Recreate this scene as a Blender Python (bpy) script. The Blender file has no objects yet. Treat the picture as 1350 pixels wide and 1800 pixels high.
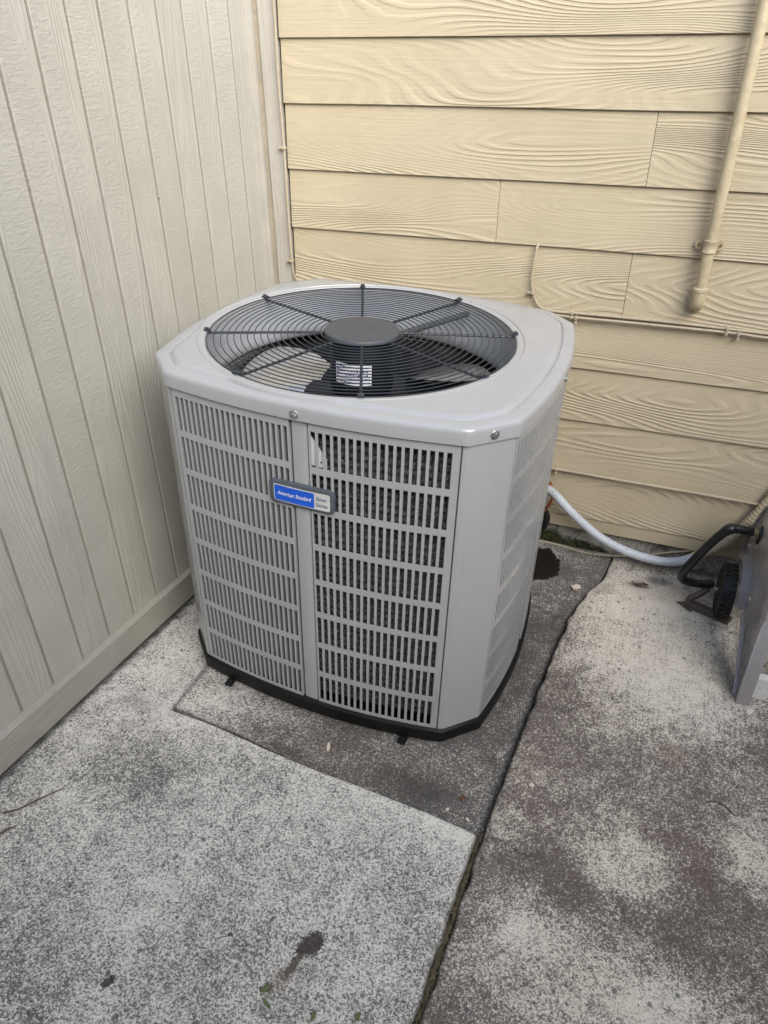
import bpy, bmesh, math, random
from mathutils import Matrix, Vector, noise as mnoise

random.seed(11)
scn = bpy.context.scene
COL = scn.collection

# ------------------------------------------------------------------ camera
cam_d = bpy.data.cameras.new('camera')
cam = bpy.data.objects.new('camera', cam_d)
COL.objects.link(cam)
yaw, pitch, roll = math.radians(21.01724), math.radians(32.60128), math.radians(-0.37243)
fwd = Vector((-math.sin(yaw) * math.cos(pitch), math.cos(yaw) * math.cos(pitch), -math.sin(pitch)))
right = Vector((math.cos(yaw), math.sin(yaw), 0))
up = right.cross(fwd)
r2 = right * math.cos(roll) + up * math.sin(roll)
u2 = -right * math.sin(roll) + up * math.cos(roll)
cam.matrix_world = Matrix(((r2.x, u2.x, -fwd.x, 0), (r2.y, u2.y, -fwd.y, 0), (r2.z, u2.z, -fwd.z, 1.54), (0, 0, 0, 1)))
cam_d.sensor_fit = 'VERTICAL'
cam_d.sensor_height = 24.0
cam_d.lens = 24.0 * 1288.764 / 1800.0
cam_d.clip_start = 0.05
cam_d.clip_end = 300
scn.camera = cam

# ------------------------------------------------------------------ sky and sun
SUN_AZ, SUN_EL = math.radians(138), math.radians(33)     # azimuth clockwise from +Y
world = bpy.data.worlds.new('World')
scn.world = world
world.use_nodes = True
wn = world.node_tree.nodes
wl = world.node_tree.links
wn.clear()
sky = wn.new('ShaderNodeTexSky')
sky.sky_type = 'NISHITA'
sky.sun_disc = False
sky.sun_elevation = SUN_EL
sky.sun_rotation = SUN_AZ
sky.dust_density = 1.0
sky.air_density = 1.0
hs = wn.new('ShaderNodeHueSaturation')
hs.inputs['Saturation'].default_value = 0.85
bg = wn.new('ShaderNodeBackground')
bg.inputs['Strength'].default_value = 0.15
wo = wn.new('ShaderNodeOutputWorld')
wl.new(sky.outputs[0], hs.inputs['Color'])
wl.new(hs.outputs[0], bg.inputs[0])
wl.new(bg.outputs[0], wo.inputs[0])

sun_d = bpy.data.lights.new('sun', 'SUN')
sun = bpy.data.objects.new('sun', sun_d)
COL.objects.link(sun)
sun_d.energy = 2.2
sun_d.angle = math.radians(52)
sun_d.color = (1.0, 0.95, 0.88)
sdir = Vector((math.sin(SUN_AZ) * math.cos(SUN_EL), math.cos(SUN_AZ) * math.cos(SUN_EL), math.sin(SUN_EL)))
sun.rotation_euler = sdir.to_track_quat('Z', 'Y').to_euler()
sun.location = (3, -4, 6)

scn.view_settings.view_transform = 'Standard'
scn.view_settings.look = 'None'
scn.view_settings.gamma = 1
scn.view_settings.use_curve_mapping = False
scn.view_settings.exposure = 1.45


# ------------------------------------------------------------------ helpers
class MB:
    def __init__(s):
        s.v, s.f = [], []

    def add(s, vs, fs):
        o = len(s.v)
        s.v += [tuple(v) for v in vs]
        s.f += [tuple(i + o for i in f) for f in fs]

    def quad(s, a, b, c, d):
        s.add([a, b, c, d], [(0, 1, 2, 3)])

    def box(s, x0, x1, y0, y1, z0, z1, T=None):
        vs = [(x, y, z) for z in (z0, z1) for y in (y0, y1) for x in (x0, x1)]
        if T: vs = [T(*v) for v in vs]
        s.add(vs, [(0, 2, 3, 1), (4, 5, 7, 6), (0, 1, 5, 4), (2, 6, 7, 3), (0, 4, 6, 2), (1, 3, 7, 5)])

    def tube(s, pts, r, n=10, closed=False, caps=True):
        pts = [Vector(p) for p in pts]
        N = len(pts)
        rs = r if isinstance(r, (list, tuple)) else [r] * N
        rings = []
        ref = None
        for i, p in enumerate(pts):
            if closed:
                t = pts[(i + 1) % N] - pts[i - 1]
            else:
                t = pts[min(i + 1, N - 1)] - pts[max(i - 1, 0)]
            t.normalize()
            if ref is None:
                ref = Vector((0, 0, 1)) if abs(t.z) < .9 else Vector((1, 0, 0))
            a = ref - t * ref.dot(t)
            if a.length < 1e-5: a = t.orthogonal()
            a.normalize()
            ref = a
            b = t.cross(a)
            rings.append([p + (a * math.cos(2 * math.pi * k / n) + b * math.sin(2 * math.pi * k / n)) * rs[i] for k in range(n)])
        vs = [v for R in rings for v in R]
        fs = []
        for i in range(N if closed else N - 1):
            j = (i + 1) % N
            for k in range(n):
                l = (k + 1) % n
                fs.append((i * n + k, i * n + l, j * n + l, j * n + k))
        if caps and not closed:
            fs.append(tuple(range(n - 1, -1, -1)))
            fs.append(tuple((N - 1) * n + k for k in range(n)))
        s.add(vs, fs)

    def lathe(s, prof, n=24, M=None):
        """profile of (radius, height) swept round Z, M places it"""
        M = M or Matrix()
        vs, fs = [], []
        for (r, z) in prof:
            for k in range(n):
                a = 2 * math.pi * k / n
                vs.append(M @ Vector((r * math.cos(a), r * math.sin(a), z)))
        for i in range(len(prof) - 1):
            for k in range(n):
                l = (k + 1) % n
                fs.append((i * n + k, i * n + l, (i + 1) * n + l, (i + 1) * n + k))
        fs.append(tuple(range(n - 1, -1, -1)))
        fs.append(tuple((len(prof) - 1) * n + k for k in range(n)))
        s.add(vs, fs)

    def prism(s, poly, f0, f1):
        """extrude a polygon: f0/f1 map a 2D point to the two end positions"""
        n = len(poly)
        vs = [f0(*p) for p in poly] + [f1(*p) for p in poly]
        fs = [tuple(range(n)), tuple(range(2 * n - 1, n - 1, -1))]
        for i in range(n):
            j = (i + 1) % n
            fs.append((i, i + n, j + n, j))
        s.add(vs, fs)

    def build(s, name, mat, parent=None, smooth=False, bevel=0, seg=2, angle=35):
        me = bpy.data.meshes.new(name)
        me.from_pydata(s.v, [], s.f)
        bm = bmesh.new()
        bm.from_mesh(me)
        bmesh.ops.recalc_face_normals(bm, faces=bm.faces)
        if bevel:
            bmesh.ops.remove_doubles(bm, verts=bm.verts, dist=1e-6)
            ed = [e for e in bm.edges if len(e.link_faces) == 2 and e.calc_face_angle(0) > math.radians(angle)]
            bmesh.ops.bevel(bm, geom=ed, offset=bevel, segments=seg, affect='EDGES', clamp_overlap=True, profile=.5)
        if smooth:
            for f in bm.faces: f.smooth = True
            for e in bm.edges:
                if len(e.link_faces) == 2 and e.calc_face_angle(0) > math.radians(38): e.smooth = False
        bm.to_mesh(me)
        bm.free()
        me.materials.append(mat)
        o = bpy.data.objects.new(name, me)
        COL.objects.link(o)
        if parent is not None: o.parent = parent
        return o


def tag(o, label=None, cat=None, group=None, kind=None):
    if label: o['label'] = label
    if cat: o['category'] = cat
    if group: o['group'] = group
    if kind: o['kind'] = kind
    return o


def empty(name, loc=(0, 0, 0)):
    o = bpy.data.objects.new(name, None)
    o.empty_display_size = .1
    o.location = loc
    COL.objects.link(o)
    return o


def clone(o, parent, loc=None):
    c = o.copy()
    COL.objects.link(c)
    c.parent = parent
    if loc is not None: c.location = loc
    return c


def smooth_path(pts, n=8):
    """Catmull-Rom through the points"""
    P = [Vector(p) for p in pts]
    P = [P[0] * 2 - P[1]] + P + [P[-1] * 2 - P[-2]]
    out = []
    for i in range(1, len(P) - 2):
        for k in range(n):
            t = k / n
            a, b, c, d = P[i - 1], P[i], P[i + 1], P[i + 2]
            out.append(.5 * ((2 * b) + (c - a) * t + (2 * a - 5 * b + 4 * c - d) * t * t + (3 * b - a - 3 * c + d) * t ** 3))
    out.append(P[-2])
    return out


# ------------------------------------------------------------------ materials
class NT:
    def __init__(s, name):
        s.m = bpy.data.materials.new(name)
        s.m.use_nodes = True
        s.n = s.m.node_tree.nodes
        s.l = s.m.node_tree.links
        s.p = s.n['Principled BSDF']

    def node(s, t, **kw):
        nd = s.n.new(t)
        for k, v in kw.items(): setattr(nd, k, v)
        return nd

    def link(s, a, b): s.l.new(a, b)

    def val(s, sock, v):
        if isinstance(v, (int, float, tuple, list)): sock.default_value = v
        else: s.link(v, sock)

    def math(s, op, a, b=None, c=None, clamp=False):
        nd = s.node('ShaderNodeMath', operation=op)
        nd.use_clamp = clamp
        s.val(nd.inputs[0], a)
        if b is not None: s.val(nd.inputs[1], b)
        if c is not None: s.val(nd.inputs[2], c)
        return nd.outputs[0]

    def coords(s, scale=(1, 1, 1), per_object=False, rot=(0, 0, 0)):
        tc = s.node('ShaderNodeTexCoord')
        out = tc.outputs['Object']
        if per_object:
            oi = s.node('ShaderNodeObjectInfo')
            cx = s.node('ShaderNodeCombineXYZ')
            for i, k in enumerate((53.1, 31.7, 71.3)):
                s.link(s.math('MULTIPLY', oi.outputs['Random'], k), cx.inputs[i])
            va = s.node('ShaderNodeVectorMath', operation='ADD')
            s.link(out, va.inputs[0])
            s.link(cx.outputs[0], va.inputs[1])
            out = va.outputs[0]
        mp = s.node('ShaderNodeMapping')
        mp.inputs['Scale'].default_value = scale
        mp.inputs['Rotation'].default_value = rot
        s.link(out, mp.inputs[0])
        return mp.outputs[0]

    def noise(s, vec, scale, detail=2, rough=.5, dist=0):
        nd = s.node('ShaderNodeTexNoise')
        s.link(vec, nd.inputs['Vector'])
        nd.inputs['Scale'].default_value = scale
        nd.inputs['Detail'].default_value = detail
        nd.inputs['Roughness'].default_value = rough
        nd.inputs['Distortion'].default_value = dist
        return nd.outputs[0]

    def ramp(s, f, lo, hi, a=0.0, b=1.0, interp='SMOOTHSTEP'):
        nd = s.node('ShaderNodeMapRange', interpolation_type=interp)
        s.val(nd.inputs['Value'], f)
        nd.inputs['From Min'].default_value = lo
        nd.inputs['From Max'].default_value = hi
        nd.inputs['To Min'].default_value = a
        nd.inputs['To Max'].default_value = b
        return nd.outputs[0]

    def mix(s, f, a, b, blend='MIX'):
        nd = s.node('ShaderNodeMix', data_type='RGBA', blend_type=blend)
        s.val(nd.inputs[0], f)
        for i, v in ((6, a), (7, b)):
            if isinstance(v, (tuple, list)): nd.inputs[i].default_value = (*v[:3], 1)
            else: s.link(v, nd.inputs[i])
        return nd.outputs[2]

    def attr(s, name):
        nd = s.node('ShaderNodeAttribute', attribute_name=name)
        return nd.outputs['Fac']

    def bump(s, h, dist, strength=1.0, normal=None):
        nd = s.node('ShaderNodeBump')
        nd.inputs['Strength'].default_value = strength
        nd.inputs['Distance'].default_value = dist
        s.link(h, nd.inputs['Height'])
        if normal is not None: s.link(normal, nd.inputs['Normal'])
        return nd.outputs[0]

    def done(s, color=None, rough=.5, normal=None, metal=0, spec=None, coat=None):
        if color is not None:
            if isinstance(color, (tuple, list)): s.p.inputs['Base Color'].default_value = (*color[:3], 1)
            else: s.link(color, s.p.inputs['Base Color'])
        s.val(s.p.inputs['Roughness'], rough)
        s.p.inputs['Metallic'].default_value = metal
        if spec is not None: s.p.inputs['Specular IOR Level'].default_value = spec
        if coat: s.p.inputs['Coat Weight'].default_value = coat; s.p.inputs['Coat Roughness'].default_value = .12
        if normal is not None: s.link(normal, s.p.inputs['Normal'])
        return s.m


def plain(name, color, rough=.5, metal=0, var=.12, scale=60, bump=.0002, coat=None, spec=None):
    t = NT(name)
    v = t.coords()
    n = t.noise(v, scale, 3, .6)
    n2 = t.noise(v, scale * .12, 3, .6)
    k = t.math('MULTIPLY', t.math('ADD', n, n2), .5)
    c = t.mix(t.ramp(k, .35, .65), tuple(x * (1 - var) for x in color), tuple(min(1, x * (1 + var)) for x in color))
    r = t.ramp(n2, .3, .7, max(.03, rough - .06), rough + .06)
    nm = t.bump(n, bump) if bump else None
    return t.done(c, r, nm, metal, spec, coat)


def mat_lap():
    t = NT('painted_woodgrain_siding')
    v = t.coords((.5, 1, 3.2), True)
    big = t.noise(v, 1.9, 1.2, .35)
    tc = t.node('ShaderNodeTexCoord')
    sx = t.node('ShaderNodeSeparateXYZ')
    t.link(tc.outputs['Object'], sx.inputs[0])
    wob = t.noise(v, 7, 2, .5)
    ph = t.math('ADD', t.math('MULTIPLY', big, 230), t.math('MULTIPLY', sx.outputs[2], 330))
    ph = t.math('ADD', ph, t.math('MULTIPLY', wob, 5))
    s = t.math('SINE', ph)
    s = t.ramp(s, -.5, 1.0)
    area = t.noise(t.coords((.5, 1, 4), True), 2.3, 1)
    s = t.math('MULTIPLY', s, t.ramp(area, .36, .6, .15, 1))
    fine = t.noise(t.coords((5, 1, 190), True), 1.0, 2, .6)
    h = t.math('ADD', s, t.math('MULTIPLY', fine, .55))
    nm = t.bump(h, .0016, .9)
    dirt = t.noise(t.coords((1, 1, 1), True), 5, 5, .6)
    c = t.mix(t.ramp(dirt, .3, .75), (0.433, 0.369, 0.255), (0.478, 0.409, 0.288))
    c = t.mix(t.ramp(s, 0, .5, .10, 0), c, (.33, .27, .17))
    spk = t.noise(t.coords(), 55, 2, .5)
    c = t.mix(t.ramp(spk, .76, .8, 0, .5), c, (.2, .16, .1))
    return t.done(c, .62, nm, spec=.35)


def mat_groove_panel():
    t = NT('painted_rough_sawn_panel')
    v = t.coords((1, 1, 1), True)
    chat = t.noise(t.coords((1, 42, 135), True), 1, 4, .62, .35)
    chat = t.ramp(chat, .38, .66)
    big = t.noise(t.coords((1, 9, .75), True), 1.3, 1.5, .4)
    gr = t.ramp(t.math('SINE', t.math('MULTIPLY', big, 140)), -.4, .9)
    sel = t.ramp(t.noise(t.coords((1, 12, .9), True), 1.1, 2), .46, .56)
    nd = t.node('ShaderNodeMix', data_type='FLOAT')
    t.link(sel, nd.inputs[0])
    t.link(t.math('MULTIPLY', chat, .55), nd.inputs[2])
    t.link(t.math('MULTIPLY', gr, .7), nd.inputs[3])
    h = t.math('ADD', nd.outputs[0], t.math('MULTIPLY', t.noise(v, 240, 2, .6), .35))
    h = t.math('ADD', h, t.math('MULTIPLY', t.noise(t.coords((1, 160, 6), True), 1, 2), .4))
    nm = t.bump(h, .00115, .85)
    dirt = t.noise(v, 4, 5, .62)
    c = t.mix(t.ramp(dirt, .3, .75), (0.369, 0.356, 0.308), (0.417, 0.405, 0.352))
    spk = t.noise(v, 48, 2, .5)
    c = t.mix(t.ramp(spk, .77, .81, 0, .4), c, (.25, .21, .16))
    return t.done(c, .6, nm, spec=.35)


def mat_trim(name, c0, c1, axis=2):
    t = NT(name)
    sc = [150, 150, 150]
    sc[axis] = 5
    g = t.noise(t.coords(tuple(sc), True), 1, 3, .6)
    sc2 = [22, 22, 22]
    sc2[axis] = 1.2
    g2 = t.noise(t.coords(tuple(sc2), True), 1, 2, .5)
    h = t.math('ADD', t.math('MULTIPLY', g, .6), t.ramp(t.math('SINE', t.math('MULTIPLY', g2, 40)), 0, 1, 0, .5))
    d = t.noise(t.coords((1, 1, 1), True), 7, 5, .65)
    c = t.mix(t.ramp(d, .3, .7), c0, c1)
    spk = t.noise(t.coords(), 60, 2, .5)
    c = t.mix(t.ramp(spk, .74, .79, 0, .5), c, (.2, .16, .11))
    return t.done(c, .6, t.bump(h, .0011, .8), spec=.35)


def mat_concrete():
    """weathered broom-finished concrete; point attributes hold worn tone, stains, tint and some painted light and shade"""
    t = NT('weathered_concrete')
    v = t.coords()
    wear_light, stain_shade, brown, broom, wet, rust = (t.attr(a) for a in ('wear_light', 'stain_shade', 'brown', 'broom', 'wet', 'rust'))
    def cells(scale):
        nd = t.node('ShaderNodeTexVoronoi')
        t.link(v, nd.inputs['Vector'])
        nd.inputs['Scale'].default_value = scale
        sp = t.node('ShaderNodeSeparateColor')
        t.link(nd.outputs['Color'], sp.inputs[0])
        return sp.outputs[0]
    ca, cb = cells(330), cells(600)
    f1 = t.noise(v, 160, 4, .75)
    f2 = t.noise(v, 430, 2, .6)
    mid = t.noise(v, 26, 4, .65)
    low = t.noise(v, 5.5, 5, .65)
    br = t.noise(t.coords((150, 7, 1)), 1, 2, .6)
    f = t.math('ADD', t.math('MULTIPLY', ca, .34), t.math('MULTIPLY', cb, .30))
    f = t.math('ADD', f, t.math('MULTIPLY', t.math('SUBTRACT', f1, .5), 1.15))
    f = t.math('ADD', f, .18)
    f = t.math('ADD', f, t.math('MULTIPLY', t.math('SUBTRACT', mid, .5), .5))
    f = t.math('ADD', f, t.math('MULTIPLY', t.math('SUBTRACT', low, .5), .55))
    f = t.math('ADD', f, t.math('MULTIPLY', t.math('MULTIPLY', t.math('SUBTRACT', br, .5), broom), .45))
    m = t.math('ADD', f, wear_light)
    mask = t.math('ADD', t.math('MULTIPLY', t.ramp(m, .33, .70), .70), t.math('MULTIPLY', t.ramp(m, .1, 1.0, interp='LINEAR'), .30))
    grain = t.noise(v, 700, 2, .5)
    dark = t.mix(brown, (.095, .092, .084), (.132, .100, .086))
    dark = t.mix(t.ramp(grain, .35, .7), t.mix(.4, dark, (.07, .067, .062)), dark)
    light = t.mix(brown, (.77, .74, .67), (.77, .705, .58))
    light = t.mix(t.ramp(f2, .3, .6), t.mix(.35, light, (.25, .25, .24)), light)
    c = t.mix(mask, dark, light)
    # dark aggregate grains
    vo = t.node('ShaderNodeTexVoronoi')
    t.link(v, vo.inputs['Vector'])
    vo.inputs['Scale'].default_value = 62
    sel = t.node('ShaderNodeSeparateColor')
    t.link(vo.outputs['Color'], sel.inputs[0])
    dot = t.math('MULTIPLY', t.ramp(vo.outputs['Distance'], .26, .36, 1, 0), t.ramp(sel.outputs[0], .95, .96))
    c = t.mix(t.math('MULTIPLY', dot, .75), c, (.085, .085, .085))
    c = t.mix(t.math('MULTIPLY', rust, t.ramp(mid, .35, .65, .3, .9)), c, (.17, .11, .065))
    sn = t.math('MULTIPLY', stain_shade, t.ramp(mid, .3, .6, .75, 1.0), clamp=True)
    c = t.mix(sn, c, (.035, .032, .028))
    # individual stains with their own outlines
    edge = t.math('ADD', t.math('MULTIPLY', t.math('SUBTRACT', t.noise(v, 70, 4, .6), .5), .9), t.math('MULTIPLY', t.math('SUBTRACT', ca, .5), .3))
    for (cx, cy, rx, ry, rot, k, col) in ((-.424, .674, .020, .034, -.55, .92, (.045, .037, .031)), (-.440, .626, .0085, .034, -.2, .85, (.06, .05, .036)), (-.452, .592, .018, .040, -.4, .38, (.16, .11, .08)), (-.764, .471, .009, .016, -.5, .9, (.035, .03, .027)), (-.466, .572, .008, .010, 0, .6, (.07, .055, .04)), (-.587, .633, .006, .004, .3, .9, (.04, .038, .036)), (-.41, .60, .012, .05, .3, .22, (.12, .09, .07)), (-1.05, .52, .03, .012, .3, .35, (.08, .07, .06))):
        mp = t.node('ShaderNodeMapping', vector_type='TEXTURE')
        mp.inputs['Location'].default_value = (cx, cy, 0)
        mp.inputs['Rotation'].default_value = (0, 0, rot)
        mp.inputs['Scale'].default_value = (rx, ry, .5)
        t.link(v, mp.inputs[0])
        ln = t.node('ShaderNodeVectorMath', operation='LENGTH')
        t.link(mp.outputs[0], ln.inputs[0])
        a = t.ramp(t.math('ADD', ln.outputs['Value'], edge), .8, 1.15, k, 0)
        c = t.mix(a, c, col)
    wm = t.ramp(t.math('ADD', wet, t.math('MULTIPLY', t.math('SUBTRACT', t.noise(v, 75, 4, .65), .5), .9)), .42, .60)
    c = t.mix(wm, c, t.mix(t.ramp(f1, .58, .68), (.012, .008, .007), (.09, .08, .075)))
    h = t.math('ADD', t.math('MULTIPLY', f1, .7), t.math('MULTIPLY', f2, .5))
    h = t.math('ADD', h, t.math('MULTIPLY', t.math('MULTIPLY', br, broom), .8))
    rough = t.math('SUBTRACT', .88, t.math('MULTIPLY', wm, .4))
    return t.done(c, rough, t.bump(h, .0022, .7), spec=.3)


def mat_foundation():
    t = NT('mossy_concrete')
    v = t.coords()
    n = t.noise(v, 9, 5, .65)
    n2 = t.noise(v, 90, 3, .6)
    sx = t.node('ShaderNodeSeparateXYZ')
    t.link(v, sx.inputs[0])
    base = t.mix(t.ramp(n2, .35, .65), (.22, .215, .19), (.38, .37, .33))
    low = t.math('ADD', t.math('MULTIPLY', t.ramp(sx.outputs[2], -.02, .07, 1, 0), .36), t.math('MULTIPLY', t.ramp(sx.outputs[0], -.3, .15, 1, 0), .22))
    k = t.ramp(t.math('ADD', n, low), .72, .92)
    c = t.mix(k, base, t.mix(t.ramp(n2, .4, .6), (.018, .02, .012), (.05, .056, .022)))
    br = t.ramp(t.noise(v, 14, 3), .6, .7, 0, .7)
    c = t.mix(br, c, (.10, .065, .045))
    return t.done(c, .9, t.bump(n2, .004), spec=.2)


def mat_coil():
    t = NT('dark_spiny_coil')
    f = t.noise(t.coords((260, 260, 60)), 1, 3, .7)
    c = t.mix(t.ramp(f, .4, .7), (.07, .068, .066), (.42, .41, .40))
    sp = t.noise(t.coords(), 330, 1, .5)
    c = t.mix(t.ramp(sp, .74, .78), c, (.35, .35, .36))
    return t.done(c, .5, t.bump(f, .004))


def mat_acpaint():
    t = NT('taupe_grey_enamel')
    v = t.coords()
    n = t.noise(v, 900, 2, .5)
    lo = t.noise(v, 6, 4, .6)
    c = t.mix(t.ramp(lo, .3, .7), (0.336, 0.343, 0.350), (0.355, 0.362, 0.369))
    st = t.noise(t.coords((40, 40, 2.5)), 1, 4, .6)
    c = t.mix(t.ramp(st, .52, .75, 0, .10), c, (.22, .21, .19))
    return t.done(c, t.ramp(lo, .3, .7, .13, .20), None, spec=.6)


def mat_flex():
    t = NT('pale_flexible_conduit')
    v = t.coords()
    sx = t.node('ShaderNodeSeparateXYZ')
    t.link(v, sx.inputs[0])
    w = t.math('SINE', t.math('MULTIPLY', sx.outputs[0], 900))
    spk = t.noise(v, 160, 3, .7)
    c = t.mix(t.ramp(spk, .55, .68, 0, .7), (.48, .51, .55), (.22, .22, .22))
    return t.done(c, .4, t.bump(w, .0007, .5))


M_LAP = mat_lap()
M_PANEL = mat_groove_panel()
M_TRIM = mat_trim('painted_trim_wood', (0.365, 0.340, 0.292), (0.413, 0.389, 0.336))
M_BASE = mat_trim('painted_base_wood', (0.308, 0.292, 0.251), (0.348, 0.332, 0.283), 1)
M_CAULK = plain('tan_bare_strip', (0.324, 0.279, 0.211), .7)
M_CABLE = plain('painted_cable', (0.381, 0.328, 0.235), .5, bump=.0003)
M_PIPE = plain('painted_conduit', (0.429, 0.360, 0.239), .45, bump=.0003)
M_CONC = mat_concrete()
M_FOUND = mat_foundation()
M_SOIL = plain('dark_joint_soil', (.055, .05, .038), .95, var=.6, scale=90, bump=.004)
M_EARTH = plain('open_ground', (.11, .10, .08), .95, var=.4, scale=8, bump=.01)
M_AC = mat_acpaint()
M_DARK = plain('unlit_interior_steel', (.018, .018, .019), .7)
M_COIL = mat_coil()
M_COIL_SHADE = plain('coil_shade_paint', (.022, .022, .024), .6, var=.7, scale=120, bump=.002)  # near-black colour carries the shade inside the coil
M_BASEPAN = plain('black_plastic_base', (.007, .007, .008), .5, var=.3, spec=.25)
M_GUARD = plain('charcoal_coated_wire', (.028, .034, .042), .38, var=.15, spec=.5)
M_HUB = plain('charcoal_cap', (.055, .062, .072), .5, var=.12, scale=40)
M_SHROUD = plain('grey_shroud_paint', (.36, .38, .41), .16, var=.05)
M_BLADE = plain('brushed_aluminium_blade', (.60, .575, .54), .24, metal=.75, var=.05)
M_MOTOR = plain('black_motor_paint', (.006, .006, .007), .5, spec=.25)
M_SCREW = plain('zinc_screw', (.42, .42, .41), .38, metal=.8)
M_WHITE = plain('white_label_paper', (.75, .75, .76), .5, var=.06)
M_BADGE = plain('charcoal_badge_plastic', (.075, .088, .10), .35)
M_BLUE = plain('blue_badge_print', (.012, .10, .58), .3, var=.04)
M_SILVER = plain('silver_badge_print', (.56, .56, .54), .32, var=.05)
M_NAVY = plain('navy_lettering', (.03, .05, .20), .4)
M_LETTER = plain('white_lettering', (.82, .84, .86), .4)
M_COPPER = plain('copper_tube', (.60, .25, .12), .3, metal=.9)
M_RUBBER = plain('black_rubber', (.013, .013, .013), .55, var=.4)
M_HOSE = plain('black_hose_rubber', (.012, .013, .013), .33, var=.3)
M_CART = plain('grey_cart_plastic', (.33, .315, .32), .22, var=.02)
M_CARTB = plain('brown_grey_plastic', (.10, .078, .066), .45, var=.2)
M_FLEX = mat_flex()
M_WHITEP = plain('white_board_paint', (.70, .69, .66), .45, var=.05)
M_SPECK = plain('dirt_fleck', (.05, .045, .03), .9)
M_TWIG = plain('dry_twig', (.10, .075, .055), .8, var=.3)
M_LEAFG = plain('green_leaf', (.105, .135, .045), .55, var=.3)
M_LEAFB = plain('brown_leaf', (.13, .06, .03), .7, var=.3)
M_CHIP = plain('pale_paint_chip', (.66, .58, .47), .6, var=.1)
M_STRAW = plain('dry_straw', (.20, .16, .09), .8, var=.3)
M_BRASS = plain('dull_brass', (.36, .29, .15), .4, metal=.7)


FX0, FH, FY, FHB = 2.05, 2.4, -1.45, 2.9

# ------------------------------------------------------------------ ground and patio
gm = MB()
gm.quad((-90, -90, -.09), (90, -90, -.09), (90, 90, -.09), (-90, 90, -.09))
tag(gm.build('ground', M_EARTH), kind='structure')

patio = tag(empty('patio', (0, 0, 0)), kind='structure')


def dip(x, y):
    """the paving falls a little towards the back corner beside the panel wall"""
    k = max(0, min(1, (y - .76) / .8)) * max(0, min(1, (-.95 - x) / .2))
    return -.03 * k


def joint_x(y):
    """left edge of the right-hand slab"""
    P = [(-3, -.25), (.3, -.182), (.61, -.172), (1.03, -.158), (1.18, -.150), (1.377, -.135), (1.609, -.117), (1.8, -.098), (1.92, -.082), (2.03, -.05), (2.104, -.016), (2.232, .001), (2.4, .005)]
    for (a, u), (b, v) in zip(P, P[1:]):
        if y <= b: return u + (v - u) * (y - a) / (b - a)
    return P[-1][1]


def pad_front(x):
    P = [(-1.5, 1.14), (-1.03, 1.111), (-.82, 1.094), (-.69, 1.077), (-.56, 1.064), (-.43, 1.058), (-.28, 1.046), (-.17, 1.03), (0, 1.02)]
    for (a, u), (b, v) in zip(P, P[1:]):
        if x <= b: return u + (v - u) * (x - a) / (b - a)
    return P[-1][1]


def wob(x, y, s, amp):
    return amp * mnoise.noise(Vector((x * s, y * s, 3.3)))


def blob(x, y, cx, cy, rx, ry=None, soft=.5):
    ry = ry or rx
    d = math.hypot((x - cx) / rx, (y - cy) / ry) + .25 * mnoise.noise(Vector((x * 22, y * 22, cx * 7)))
    return max(0.0, min(1.0, (1 - d) / soft + .5))


def sheet(name, xs, ys, fn, parent, thick=.1):
    """grid slab: fn(u,v)->(x,y,z,attrs) with side skirts going down"""
    nx, ny = len(xs), len(ys)
    V, A = [], []
    for y in ys:
        for x in xs:
            X, Y, Z, at = fn(x, y)
            V.append((X, Y, Z))
            A.append(at)
    F = [(j * nx + i, j * nx + i + 1, (j + 1) * nx + i + 1, (j + 1) * nx + i) for j in range(ny - 1) for i in range(nx - 1)]
    loop = [i for i in range(nx)] + [j * nx + nx - 1 for j in range(1, ny)] + [(ny - 1) * nx + i for i in range(nx - 2, -1, -1)] + [j * nx for j in range(ny - 2, 0, -1)]
    o = len(V)
    for i in loop:
        V.append((V[i][0], V[i][1], V[i][2] - thick))
        at = dict(A[i])
        at['stain_shade'] = max(at.get('stain_shade', 0), .5)
        A.append(at)
    n = len(loop)
    for k in range(n):
        l = (k + 1) % n
        F.append((loop[k], o + k, o + l, loop[l]))
    me = bpy.data.meshes.new(name)
    me.from_pydata(V, [], F)
    for a in ('wear_light', 'stain_shade', 'brown', 'broom', 'wet', 'rust'):
        at = me.attributes.new(a, 'FLOAT', 'POINT')
        at.data.foreach_set('value', [d.get(a, 0.0) for d in A])
    me.materials.append(M_CONC)
    ob = bpy.data.objects.new(name, me)
    COL.objects.link(ob)
    ob.parent = parent
    return ob


def steps(a, b, s):
    n = max(1, int(round(abs(b - a) / s)))
    return [a + (b - a) * i / n for i in range(n + 1)]


def edges_pad(lst, lo, hi, w=.004, both=True):
    """add tight rows next to an edge so that it can be rounded"""
    return sorted(set([round(v, 5) for v in lst] + [round(lo + w, 5), round(lo + 2.5 * w, 5), round(hi - w, 5), round(hi - 2.5 * w, 5)]))


def rounded(d, r=.007):
    """drop of a worn slab edge at distance d from it"""
    if d >= r: return 0
    return r - math.sqrt(max(0, r * r - (r - d) ** 2))


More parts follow.
